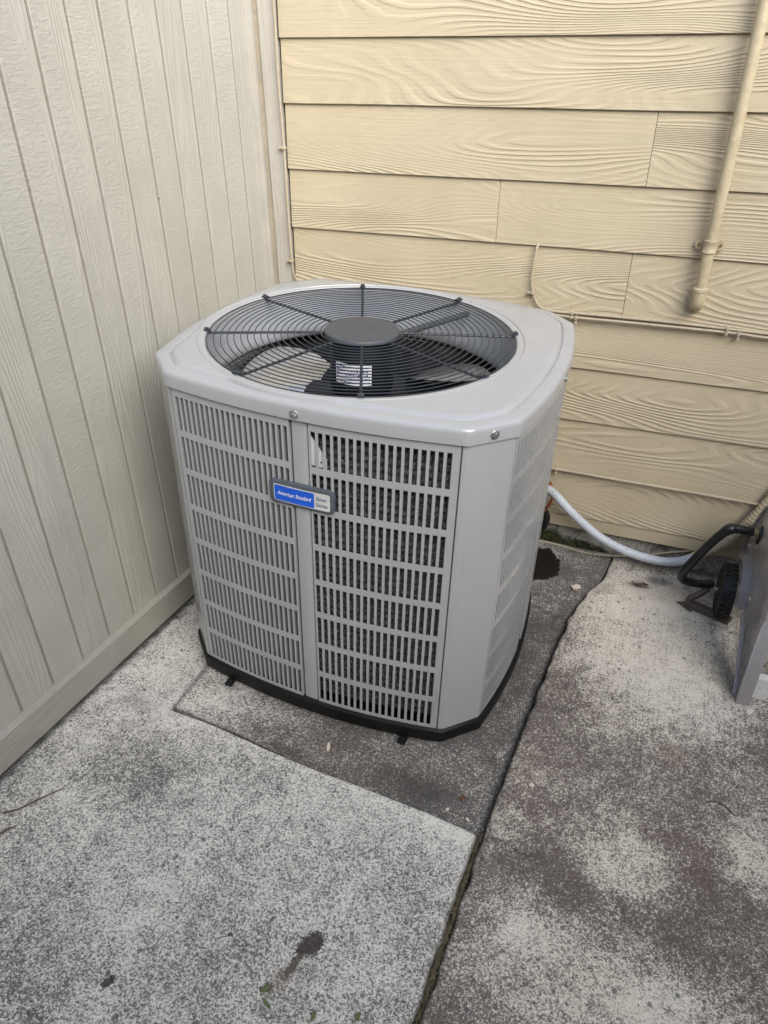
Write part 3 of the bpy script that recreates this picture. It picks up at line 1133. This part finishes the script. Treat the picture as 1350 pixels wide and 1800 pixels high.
# lid --------------------------------------------------------
corner_angs = [round(math.atan2(y - OY, x - OX) % (2 * math.pi), 6) for x, y in outline(0, 1)]
angs = sorted([a for a in [round(2 * math.pi * i / 256, 6) for i in range(256)] if min(abs(a - c) for c in corner_angs) > .013] + corner_angs)
NA = len(angs)


def ring_outline(inset):
    P = [Vector((x - OX, y - OY)) for x, y in outline(inset, 24)]
    n = len(P)
    res = []
    for a in angs:
        d = Vector((math.cos(a), math.sin(a)))
        best = 0
        for i in range(n):
            p, q = P[i], P[(i + 1) % n]
            e = q - p
            den = d.x * e.y - d.y * e.x
            if abs(den) < 1e-12: continue
            t = (p.x * e.y - p.y * e.x) / den
            s = (p.x * d.y - p.y * d.x) / den
            if t > 0 and -1e-6 <= s <= 1 + 1e-6: best = max(best, t)
        res.append(best)
    return res


def soften(r, k=2):
    k = max(1, k // 2)
    for _ in range(k):
        r = [(r[i - 1] + 2 * r[i] + r[(i + 1) % NA]) / 4 for i in range(NA)]
    return r


R0 = ring_outline(0)
lid_rings = []
for ins, z in ((.004, H_ - .0392), (.0, H_ - .0375), (0, H_ - .013), (.0012, H_ - .007), (.0045, H_ - .0022), (.0095, H_ - .0)):
    lid_rings.append((ring_outline(ins), z))
lid_rings.insert(0, (soften(ring_outline(.012), 1), H_ - .037))
RC = .405


def clampr(R, lo): return [max(r, lo) for r in R]


lid_rings.append((clampr(soften(ring_outline(.031), 3), RC + .013), H_ + .0006))
lid_rings.append((clampr(soften(ring_outline(.0335), 4), RC + .011), H_ - .0028))
lid_rings.append((clampr(soften(ring_outline(.0375), 4), RC + .009), H_ + .0012))
lid_rings.append((clampr(soften(ring_outline(.042), 4), RC + .007), H_ + .0054))
lid_rings.append((clampr(soften(ring_outline(.047), 4), RC + .005), H_ + .0062))
for r, z in ((RC + .0025, H_ + .0062), (RC + .0008, H_ + .0036), (RC - .001, H_ + .0036), (RC - .0025, H_ + .0052), (.394, H_ + .0052), (.3885, H_ + .0035), (.386, H_ - .001), (.385, H_ - .008), (.384, H_ - .02)):
    lid_rings.append(([r] * NA, z))
m = MB()
V = []
for R, z in lid_rings:
    for a, r in zip(angs, R):
        V.append((OX + r * math.cos(a), OY + r * math.sin(a), z))
F = [(i * NA + k, i * NA + (k + 1) % NA, (i + 1) * NA + (k + 1) % NA, (i + 1) * NA + k) for i in range(len(lid_rings) - 1) for k in range(NA)]
m.add(V, F)
lid = m.build('lid', M_AC, AC, smooth=True)
for p in lid.data.polygons: p.use_smooth = True
# shroud below the opening
m = MB()
prof = [(.3838, H_ - .019), (.379, H_ - .06), (.377, H_ - .10), (.379, H_ - .125), (.388, H_ - .135), (.40, H_ - .14)]
N = 96
V = [(OX + r * math.cos(2 * math.pi * k / N), OY + r * math.sin(2 * math.pi * k / N), z) for r, z in prof for k in range(N)]
F = [(i * N + k, i * N + (k + 1) % N, (i + 1) * N + (k + 1) % N, (i + 1) * N + k) for i in range(len(prof) - 1) for k in range(N)]
m.add(V, F)
m.build('shroud', M_SHROUD, AC, smooth=True)
# deck under the lid that closes the corners round the shroud
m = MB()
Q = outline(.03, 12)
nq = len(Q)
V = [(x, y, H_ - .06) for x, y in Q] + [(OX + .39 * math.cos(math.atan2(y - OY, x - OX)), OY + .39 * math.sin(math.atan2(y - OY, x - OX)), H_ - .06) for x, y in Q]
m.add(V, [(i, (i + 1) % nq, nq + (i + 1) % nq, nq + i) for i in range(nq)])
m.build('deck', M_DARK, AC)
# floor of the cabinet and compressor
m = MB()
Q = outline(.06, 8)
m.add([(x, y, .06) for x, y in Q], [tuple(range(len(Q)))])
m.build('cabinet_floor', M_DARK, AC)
m = MB()
m.lathe([(.001, .36), (.05, .355), (.085, .33), (.095, .28), (.095, .08), (.10, .06)], 28, Matrix.Translation((OX + .1, OY + .1, 0)))
m.build('compressor', M_MOTOR, AC, smooth=True)

# lid screws
def screw(p, nrm):
    q = Vector(nrm).to_track_quat('Z', 'Y').to_matrix().to_4x4()
    m = MB()
    m.lathe([(.0105, .0), (.0095, .0008), (.0072, -.0006 + .0008)], 18, Matrix.Translation(p) @ q)
    o = m.build('screw', M_SCREW, AC, smooth=True)
    m = MB()
    m.lathe([(.0062, .0006), (.0062, .003), (.0052, .0042), (.0012, .0044)], 6, Matrix.Translation(p) @ q)
    m.build('screw_head', M_SCREW, o)


for si in range(4):
    (nx, ny), (tx, ty), off, L = SIDES[si]
    h = off + S_
    screw((nx * (h + .0002) + tx * -.009, ny * (h + .0002) + ty * -.009, H_ - .025), (nx, ny, 0))
    (mx, my), (sx, sy), off2, L2 = SIDES[(si + 1) % 4]
    pa = Vector((nx * off + tx * L, ny * off + ty * L, 0))
    pb = Vector((mx * off2 - sx * L2, my * off2 - sy * L2, 0))
    c = (pa + pb) / 2
    d = Vector((nx + mx, ny + my, 0)).normalized()
    c = c + d * .0003
    if si != 3: screw((c.x, c.y, H_ - .023), d)

# fan guard
GU = MB()
GU.lathe([(.0955, H_ + .004), (.0955, H_ + .010), (.0935, H_ + .0128), (.085, H_ + .0135), (.04, H_ + .0142), (.001, H_ + .0144)], 64, Matrix.Translation((OX, OY, 0)))
guard = GU.build('fan_guard', M_HUB, AC, smooth=True)


def guard_z(r):
    return H_ + .0085 - .006 * ((r - .09) / .3)


NR = 18
for i in range(NR):
    r = .1045 + (.3835 - .1045) * i / (NR - 1)
    m = MB()
    m.tube([(OX + r * math.cos(2 * math.pi * k / 112), OY + r * math.sin(2 * math.pi * k / 112), guard_z(r)) for k in range(112)], .00145, 6, closed=True)
    m.build('wire_ring', M_GUARD, guard, smooth=True)
for k in range(8):
    a = PH0 - k * math.pi / 4
    d = Vector((math.cos(a), math.sin(a), 0))
    t = Vector((-d.y, d.x, 0))
    c0 = Vector((OX, OY, 0))
    m = MB()
    m.tube([c0 + d * r + Vector((0, 0, guard_z(r) - .0045)) for r in (.08, .16, .24, .32, .37, .385)], .0034, 8)
    p = c0 + d * .389 + Vector((0, 0, H_ + .0055))
    T = lambda x, y, z: p + d * x + t * y + Vector((0, 0, z))
    m.box(-.011, .006, -.007, .007, -.002, .003, T)
    m.lathe([(.006, .002), (.0056, .0055), (.003, .0072), (.0005, .0074)], 12, Matrix.Translation(p + d * .0))
    m.build('rib', M_GUARD, guard, smooth=True)

# motor hanging under the guard, its label, the lead and the fan
m = MB()
m.lathe([(.05, H_ - .002), (.078, H_ - .006), (.082, H_ - .014), (.082, H_ - .135), (.075, H_ - .15), (.02, H_ - .155)], 48, Matrix.Translation((OX, OY, 0)))
motor = m.build('fan_motor', M_MOTOR, AC, smooth=True)
m = MB()
V, F = [], []
aL = math.radians(-84)
for k in range(13):
    a = aL - .6 + 1.2 * k / 12
    V += [(OX + .0828 * math.cos(a), OY + .0828 * math.sin(a), z) for z in (H_ - .105, H_ - .05)]
F = [(2 * k, 2 * k + 2, 2 * k + 3, 2 * k + 1) for k in range(12)]
m.add(V, F)
lab = m.build('motor_label', M_WHITE, motor, smooth=True)
m = MB()
for row, z in enumerate((-.058, -.068, -.078, -.088, -.098)):
    a = aL - .55
    while a < aL + .52:
        w = random.uniform(.03, .10)
        b = min(a + w, aL + .55)
        V = [(OX + .0831 * math.cos(q), OY + .0831 * math.sin(q), H_ + z + s) for q in (a, b) for s in (-.0018, .0018)]
        m.add(V, [(0, 2, 3, 1)])
        a = b + .03
m.build('label_print', M_NAVY, lab)
m = MB()
m.tube([(OX + .06, OY + .05, H_ - .016), (OX + .11, OY + .16, H_ - .016), (OX + .186, OY + .315, H_ - .016)], .0085, 10)
m.build('motor_lead', M_HUB, AC, smooth=True)

fan = empty('fan', (OX, OY, H_ - .165))
fan.parent = AC
m = MB()
m.lathe([(.02, .03), (.06, .02), (.15, .008), (.155, 0), (.06, -.02)], 40)  # hub widened to a black plate, standing in for the dark gap below
for k in range(3):
    a = math.radians(168 + 120 * k)
    c_, s_ = math.cos(a), math.sin(a)
    m.box(.05, .20, -.035, .035, -.012, -.004, lambda x, y, z: (c_ * x - s_ * y, s_ * x + c_ * y, z))
m.build('fan_hub_dark_plate', M_MOTOR, fan, smooth=True)
for k in range(3):
    a0 = math.radians(168 + 120 * k)
    m = MB()
    V, F = [], []
    nr, na = 9, 10
    for i in range(nr):
        r = .13 + .235 * i / (nr - 1)
        half = .26 + .16 * math.sin(math.pi * min(1, i / (nr - 1) * .8 + .1))
        for j in range(na):
            t = j / (na - 1)
            a = a0 + (t - .5) * 2 * half + .25 * (r - .06)
            z = (t - .5) * -.085 * (1 - .35 * (r - .06) / .3) + .016 * math.sin(math.pi * t)
            V.append((r * math.cos(a), r * math.sin(a), z))
    for i in range(nr - 1):
        for j in range(na - 1):
            F.append((i * na + j, i * na + j + 1, (i + 1) * na + j + 1, (i + 1) * na + j))
    m.add(V, F)
    b = m.build('fan_blade', M_BLADE, fan, smooth=True)
    for p in b.data.polygons: p.use_smooth = True

# badge with its lettering
BU0, BU1, BZ0, BZ1 = -.0805, .0795, .6665, .7265


def rrect(w, h, r, n=5):
    P = []
    for cx, cy, a0 in ((w / 2 - r, h / 2 - r, 0), (-w / 2 + r, h / 2 - r, 90), (-w / 2 + r, -h / 2 + r, 180), (w / 2 - r, -h / 2 + r, 270)):
        for k in range(n + 1):
            a = math.radians(a0 + 90 * k / n)
            P.append((cx + r * math.cos(a), cy + r * math.sin(a)))
    return P


BC = bow(0, -.0005, .6965, 0)
bd = MB()
BP = rrect(.160, .060, .013)
bd.prism(BP, lambda x, z: (BC[0] + x, BC[1] + .005, BC[2] + z), lambda x, z: (BC[0] + x, BC[1] - .009 + .06 * x * x * 8, BC[2] + z))
badge = bd.build('badge', M_BADGE, AC, bevel=.003, smooth=True)


def by(x): return BC[1] - .0091 + .48 * x * x


def flat(name, poly, mat, parent, lift, cx=0, cz=0):
    """printed field that follows the badge face"""
    m = MB()
    n = len(poly)
    m.add([(BC[0] + cx + x, by(cx + x) - lift, BC[2] + cz + z) for x, z in poly] + [(BC[0] + cx, by(cx) - lift, BC[2] + cz)], [(i, (i + 1) % n, n) for i in range(n)])
    return m.build(name, mat, parent)


def dense(poly, n=4):
    out = []
    for i in range(len(poly)):
        a, b = poly[i], poly[(i + 1) % len(poly)]
        for k in range(n): out.append((a[0] + (b[0] - a[0]) * k / n, a[1] + (b[1] - a[1]) * k / n))
    return out


flat('badge_field', dense(rrect(.139, .0435, .006), 6), M_SILVER, badge, .0006, .001, 0)
flat('badge_field', dense(rrect(.099, .0385, .004), 6), M_BLUE, badge, .0013, -.0165, 0)


def lettering(txt, size, cx, cz, mat, shear=0, squash=1.0, bold=0.0, lift=.0019):
    cu = bpy.data.curves.new('lettering', 'FONT')
    cu.body = txt
    cu.size = size
    cu.shear = shear
    cu.align_x = 'CENTER'
    cu.align_y = 'CENTER'
    cu.offset = bold
    cu.resolution_u = 3
    o = bpy.data.objects.new('lettering_curve', cu)
    COL.objects.link(o)
    bpy.context.view_layer.update()
    me = bpy.data.meshes.new_from_object(o.evaluated_get(bpy.context.evaluated_depsgraph_get()))
    bpy.data.objects.remove(o)
    for v in me.vertices:
        x = cx + v.co.x * squash
        v.co = (BC[0] + x, by(x) - lift, BC[2] + cz + v.co.y)
    me.materials.clear()
    me.materials.append(mat)
    ob = bpy.data.objects.new('lettering', me)
    COL.objects.link(ob)
    ob.parent = badge
    return ob


lettering('American Standard', .0148, -.0165, .0005, M_LETTER, .32, .72, .00012)
lettering('Silver', .0135, .0515, .0075, M_NAVY, 0, .86)
lettering('Series', .0135, .0515, -.0085, M_NAVY, 0, .86)

# ------------------------------------------------------------------ lines behind the unit
FX = tag(empty('flexible_conduit', (-.2, 2.2, .05)), 'pale flexible conduit sagging along the wall foot from behind the air conditioner', 'conduit')
L0 = Vector((-.2, 2.2, .05))
fp = smooth_path([(-.33, 1.98, .40), (-.285, 2.06, .345), (-.235, 2.19, .258), (-.16, 2.20, .185), (-.06, 2.205, .108), (.04, 2.208, .066), (.136, 2.21, .051), (.207, 2.21, .062), (.268, 2.212, .101)], 14)
m = MB()
rr = [.0150 + .0005 * math.sin(i * 2.1) for i in range(len(fp))]
m.tube([p - L0 for p in fp], rr, 16)
m.build('pale_sleeve', M_FLEX, FX, smooth=True)
fp2 = smooth_path([(.255, 2.211, .092), (.317, 2.215, .148), (.354, 2.219, .196), (.389, 2.222, .263), (.43, 2.225, .36), (.47, 2.226, .5), (.49, 2.226, .8)], 30)
m = MB()
m.tube([p - L0 for p in fp2], [.0165 + .0010 * math.sin(i * 1.6) for i in range(len(fp2))], 16)
m.build('painted_sleeve', M_PIPE, FX, smooth=True)

WR = tag(empty('ground_wire', (-.1, 2.25, .01)), 'thin pale wire lying along the foot of the wall behind the air conditioner', 'wire')
m = MB()
L0 = Vector((-.1, 2.25, .01))
m.tube([p - L0 for p in smooth_path([(-.5, 2.18, -.005), (-.30, 2.262, -.002), (-.258, 2.268, -.002), (-.174, 2.262, -.003), (-.091, 2.248, -.002), (-.03, 2.243, .007), (.046, 2.262, .008), (.101, 2.272, .016), (.17, 2.268, .05), (.247, 2.262, .084), (.29, 2.262, .11)], 8)], .0038, 8)
m.build('wire', M_CABLE, WR, smooth=True)

RL = tag(empty('refrigerant_line', (-.27, 2.2, .1)), 'copper refrigerant line with a black insulated tail behind the air conditioner', 'pipe')
L0 = Vector((-.27, 2.2, .1))
m = MB()
m.tube([p - L0 for p in smooth_path([(-.38, 2.03, .30), (-.29, 2.15, .30), (-.248, 2.2, .285), (-.234, 2.2, .26), (-.228, 2.2, .225), (-.236, 2.2, .195), (-.25, 2.2, .17)], 10)], .0055, 10)
m.build('copper_tube', M_COPPER, RL, smooth=True)
m = MB()
m.tube([p - L0 for p in smooth_path([(-.30, 2.18, .20), (-.262, 2.21, .175), (-.244, 2.225, .14), (-.243, 2.235, .10), (-.262, 2.25, .06), (-.31, 2.26, .04)], 8)], .0125, 12)
m.build('insulation', M_RUBBER, RL, smooth=True)

# ------------------------------------------------------------------ hose reel cart at the right edge
CT = tag(empty('hose_reel_cart', (.42, 1.9, 0)), 'dark grey plastic hose reel cart with a black wheel, cut off by the right edge', 'hose cart')
O = Vector((.42, 1.9, 0))


def yz(poly, x0, x1, name, mat, bev=.004, par=CT, sm=True):
    m = MB()
    m.prism(poly, lambda y, z: Vector((x0, y, z)) - O, lambda y, z: Vector((x1, y, z)) - O)
    return m.build(name, mat, par, bevel=bev, smooth=sm)


arch = [(2.06 + .118 * math.cos(math.radians(a)), .10 + .118 * math.sin(math.radians(a))) for a in range(200, -21, -20)]
side_poly = [(1.668, 0), (1.705, 0), (1.83, .085), (1.925, .12)] + arch + [(2.22, .10), (2.262, .165), (2.18, .28), (2.09, .39), (2.0, .44), (1.85, .46), (1.70, .42), (1.672, .30)]
yz(side_poly, .398, .410, 'side_panel', M_CART)
# ribbed flange along the front of the leg and the sloping back edge
fl = MB()
for a, b in (((1.668, 0), (1.672, .30)), ((1.672, .30), (1.70, .42))):
    fl.prism([(a[0] - .002, a[1]), (a[0] + .010, a[1]), (b[0] + .010, b[1]), (b[0] - .002, b[1])], lambda y, z: Vector((.392, y, z)) - O, lambda y, z: Vector((.427, y, z)) - O)
fl.build('leg_flange', M_CART, CT, bevel=.003, smooth=True)
fl = MB()
pb = [(1.705, 0), (1.83, .085), (1.925, .12)]
for a, b in zip(pb, pb[1:]):
    fl.prism([(a[0] - .006, a[1] + .004), (a[0] + .004, a[1] - .002 if a[1] else 0), (b[0] + .004, b[1] - .004), (b[0] - .006, b[1] + .006)], lambda y, z: Vector((.386, y, z)) - O, lambda y, z: Vector((.40, y, z)) - O)
fl.build('leg_rib', M_CART, CT, bevel=.002, smooth=True)
# fender over the wheel
fm = MB()
for a in range(-10, 170, 12):
    pts = []
    for q, r in ((a, .103), (a + 12, .103), (a + 12, .118), (a, .118)):
        pts.append((2.06 + r * math.cos(math.radians(q)), .10 + r * math.sin(math.radians(q))))
    fm.prism(pts, lambda y, z: Vector((.372, y, z)) - O, lambda y, z: Vector((.405, y, z)) - O)
fm.build('fender', M_CART, CT, smooth=True)
# raised rim round the side panel and its bolts
rim_m = MB()
ring = [Vector((.3965, y, z)) - O for y, z in side_poly[-8:]]
rim_m.tube(smooth_path(ring, 5), .0055, 8)
rim_m.build('panel_rim', M_CART, CT, smooth=True)
for (y, z) in ((1.72, .33), (1.80, .40), (2.17, .20), (1.93, .17)):
    m = MB()
    m.lathe([(.009, 0), (.008, .003), (.004, .0045), (.0005, .0046)], 14, Matrix.Translation(Vector((.398, y, z)) - O) @ Matrix.Rotation(-math.pi / 2, 4, 'Y'))
    m.build('bolt', M_SCREW, CT, smooth=True)
# the far side and the drum between
yz(side_poly, .80, .812, 'side_panel', M_CART)
m = MB()
m.lathe([(.05, 0), (.17, .001), (.17, .01), (.09, .012), (.09, .36), (.17, .362), (.17, .372), (.05, .373)], 36, Matrix.Translation(Vector((.418, 1.93, .33)) - O) @ Matrix.Rotation(math.pi / 2, 4, 'Y'))
m.build('reel_drum', M_CART, CT, smooth=True)
# wheel
WH = empty('wheel', (.352 - O.x, 2.06 - O.y, .0885 - O.z))
WH.parent = CT
WH.rotation_euler = (0, 0, math.radians(-1))
RY = Matrix.Rotation(math.pi / 2, 4, 'Y')
m = MB()
m.lathe([(.062, -.017), (.078, -.021), (.086, -.017), (.0875, -.008), (.0875, .008), (.086, .017), (.078, .021), (.062, .017)], 40, RY)
m.build('tyre', M_RUBBER, WH, smooth=True)
m = MB()
for k in range(30):
    a = 2 * math.pi * k / 30
    for x0, x1, da in ((-.019, -.002, 0), (.002, .019, math.pi / 30)):
        c, s = math.cos(a + da), math.sin(a + da)
        T = lambda x, y, z: Vector((x, c * (.0865 + z) - s * y, s * (.0865 + z) + c * y))
        m.box(x0, x1, -.0058, .0058, -.001, .0035, T)
tr = m.build('tread', M_RUBBER, WH)
m = MB()
m.lathe([(.058, -.012), (.064, -.014), (.064, .014), (.058, .012)], 32, RY)
m.lathe([(.004, -.024), (.017, -.022), (.019, .02), (.004, .022)], 20, RY)
for k in range(6):
    a = 2 * math.pi * k / 6
    c, s = math.cos(a), math.sin(a)
    T = lambda x, y, z: Vector((x, c * z - s * y, s * z + c * y))
    m.box(-.012, .0, -.007, .007, .012, .061, T)
m.build('rim', M_HOSE, WH, bevel=.0015, smooth=True)
w2 = []
for ch in (WH,):
    d = ch.copy()
    COL.objects.link(d)
    d.location.x = .862 - O.x
    for g in ch.children:
        e = g.copy()
        COL.objects.link(e)
        e.parent = d
m = MB()
m.tube([Vector((.32, 2.06, .0885)) - O, Vector((.88, 2.06, .0885)) - O], .007, 10)
m.build('axle', M_SCREW, CT, smooth=True)
# brown foot bar on the ground
m = MB()
d = Vector((.378 - .25, 2.018 - 2.068, 0)).normalized()
t = Vector((-d.y, d.x, 0))
pf = Vector((.25, 2.066, .004)) - O
Lb = .142
for poly in ([(0, .022), (0, .0), (.0035, .0), (.0035, .0185), (.018, .0185), (.018, .022)],):
    m.prism([(-.016 + a, b) for a, b in poly], lambda y, z: pf + t * y + Vector((0, 0, z)), lambda y, z: pf + d * Lb + t * y + Vector((0, 0, z)))
m.prism([(.002, 0), (.020, 0), (.020, .012), (.002, .012)], lambda y, z: pf + d * .012 + t * y + Vector((0, 0, z)), lambda y, z: pf + d * Lb + t * y + Vector((0, 0, z)))
tip = [pf - d * .024 + t * -.010, pf + d * .03 + t * -.030, pf + d * .03 + t * -.014, pf + d * .0 + t * .008]
m.add([p + Vector((0, 0, -.003)) for p in tip] + [p + Vector((0, 0, .004)) for p in tip], [(0, 1, 2, 3), (4, 7, 6, 5), (0, 4, 5, 1), (1, 5, 6, 2), (2, 6, 7, 3), (3, 7, 4, 0)])
m.build('foot_bar', M_CARTB, CT, bevel=.0015)
m = MB()
m.tube([p - O for p in smooth_path([(.258, 2.060, .014), (.262, 2.068, .030), (.275, 2.072, .038), (.296, 2.08, .058), (.31, 2.09, .085)], 8)], .0105, 10)
m.build('foot_bracket', M_CARTB, CT, smooth=True)
# hose coupling on the reel inlet
m = MB()
ax = Matrix.Translation(Vector((.372, 2.06, .318)) - O) @ Matrix.Rotation(math.radians(90), 4, 'Y')
m.lathe([(.012, -.002), (.0125, .026)], 14, ax)
m.build('brass_fitting', M_BRASS, CT, smooth=True)
m = MB()
m.lathe([(.014, .018), (.0195, .020), (.021, .026), (.021, .052), (.016, .056)], 18, ax)
for k in range(10):
    a = 2 * math.pi * k / 10
    T = lambda x, y, z: ax @ Vector((math.cos(a) * (.0205 + x) - math.sin(a) * y, math.sin(a) * (.0205 + x) + math.cos(a) * y, z))
    m.box(0, .0025, -.003, .003, .024, .050, T)
m.box(-.016, .016, -.008, .008, -.004, .004, lambda x, y, z: ax @ Vector((.03 + z, y, .034 + x)))
m.build('coupling', M_HOSE, CT, smooth=True)

HS = tag(empty('garden_hose', (.25, 2.03, .1)), 'short black garden hose looped from the reel coupling down beside the wheel', 'hose')
L0 = Vector((.25, 2.03, .1))
m = MB()
hp = smooth_path([(.376, 2.06, .318), (.352, 2.058, .319), (.325, 2.055, .321), (.306, 2.05, .314), (.280, 2.045, .278), (.25, 2.04, .222), (.226, 2.04, .165), (.216, 2.045, .128), (.224, 2.055, .104), (.25, 2.065, .092), (.285, 2.075, .088), (.315, 2.085, .09)], 8)
hr = [.0135 + .0035 * math.exp(-((i - 21) / 5) ** 2) for i in range(len(hp))]
m.tube([p - L0 for p in hp], hr, 14)
m.build('hose_run', M_HOSE, HS, smooth=True)

# white board behind the leg
WB = tag(empty('white_board', (.7, 1.715, 0)), 'white painted board flecked with dirt, lying behind the grey cart leg', 'board')
m = MB()
m.box(-.285, .5, -.012, .012, .002, .078)
m.build('plank', M_WHITEP, WB, bevel=.003)
m = MB()
for i in range(70):
    x, z = random.uniform(-.28, .2), .01 + .06 * random.random() ** 1.3
    r = random.uniform(.0008, .002)
    m.lathe([(r * .2, .0006), (r, .0)], 6, Matrix.Translation((x, -.0122, z)) @ Matrix.Rotation(math.pi / 2, 4, 'X'))
tag(m.build('dirt_flecks', M_SPECK, WB), kind='stuff')

# ------------------------------------------------------------------ litter on the paving
def leaf(name, x, y, z, L, W, ang, mat, label, cat, curl=.2, group=None):
    m = MB()
    V = []
    for i in range(7):
        t = i / 6
        w = W * math.sin(math.pi * (t * .9 + .05)) / 2
        for s in (-1, 0, 1):
            V.append(((t - .5) * L, s * w, .0012 + curl * L * (t - .5) ** 2 + (.15 * w if s else 0)))
    F = [(i * 3 + s, i * 3 + s + 1, (i + 1) * 3 + s + 1, (i + 1) * 3 + s) for i in range(6) for s in (0, 1)]
    n = len(V)
    V += [(a, b, c - .0006) for a, b, c in V]
    F += [tuple(n + q for q in reversed(f)) for f in F]
    m.add(V, F)
    o = m.build(name, mat, None, smooth=True)
    o.location = (x, y, z)
    o.rotation_euler = (0, 0, ang)
    return tag(o, label, cat, group or 'leaves fallen on the paving')


leaf('leaf', -.470, .566, .004, .021, .011, 1.1, M_LEAFG, 'broad green leaf beside the brown stains at the front of the paving', 'leaf')
leaf('leaf', -.455, .544, .004, .026, .007, -.45, M_LEAFG, 'narrow yellow green leaf just below the broad one at the front', 'leaf')
leaf('leaf', -.362, .556, .004, .022, .007, 1.5, M_LEAFG, 'small green leaf at the bottom edge, middle of three', 'leaf')
leaf('leaf', -.284, .585, .004, .018, .010, 1.3, M_LEAFG, 'small green leaf at the bottom edge nearest the long joint', 'leaf')
leaf('leaf', .100, 2.112, .006, .035, .013, .3, M_LEAFB, 'curled dark leaf on the paving between the conduit and the cart', 'leaf', .5)
leaf('leaf', .122, 2.122, .006, .026, .010, -.5, M_LEAFB, 'small dark leaf touching the curled one near the conduit', 'leaf', .6)
leaf('leaf', -.600, 1.145, -.011, .03, .009, 1.9, M_CHIP, 'tan leaf scrap on the pad in front of the centre post', 'leaf', .2)
leaf('leaf', -.232, 1.128, -.022, .022, .010, .2, M_LEAFB, 'rust coloured leaf scrap near the corner of the sunken pad', 'leaf', .2)


def chip(x, y, z, r, label, seed):
    rnd = random.Random(seed)
    m = MB()
    P = [(r * (.6 + .5 * rnd.random()) * math.cos(a) * 1.3, r * (.6 + .5 * rnd.random()) * math.sin(a) * .8) for a in [2 * math.pi * k / 8 for k in range(8)]]
    m.prism(P, lambda a, b: (a, b, .0005), lambda a, b: (a, b, .0035 + .002 * rnd.random()))
    o = m.build('paint_chip', M_CHIP)
    o.location = (x, y, z)
    o.rotation_euler = (0, 0, rnd.random() * 3)
    return tag(o, label, 'paint chip', 'paint chips scattered on the paving')


chip(-.093, 2.03, .001, .0165, 'large pale paint chip on the paving between the unit and the crack', 1)
chip(.427, 1.643, .003, .011, 'pale paint chip beside the foot of the grey cart leg', 2)
chip(-.258, 1.085, -.024, .005, 'tiny pale chip on the pad by the front slab edge', 3)
chip(-.205, 1.075, -.024, .005, 'tiny pale chip in the corner of the sunken pad', 4)
chip(-.08, 1.205, .002, .006, 'small white chip on the brown slab beside the joint', 6)


def twig(pts, r, label):
    L0 = Vector(pts[0])
    m = MB()
    P = smooth_path(pts, 5)
    m.tube([p - L0 for p in P], [r * (1 - .5 * i / len(P)) for i in range(len(P))], 6)
    o = m.build('twig', M_TWIG, None, smooth=True)
    o.location = L0
    return tag(o, label, 'twig', 'twigs lying on the paving')


twig([(-1.238, .688, .004), (-1.21, .708, .006), (-1.185, .745, .006), (-1.15, .795, .005)], .0026, 'thin curved twig on the paving near the base board')
twig([(-1.215, .625, .004), (-1.198, .650, .005), (-1.184, .672, .004)], .0032, 'short thick twig at the left edge below the curved one')
twig([(.325, 1.308, .004), (.345, 1.312, .006), (.365, 1.306, .006), (.385, 1.288, .004)], .0022, 'thin bent twig on the brown slab at the right')
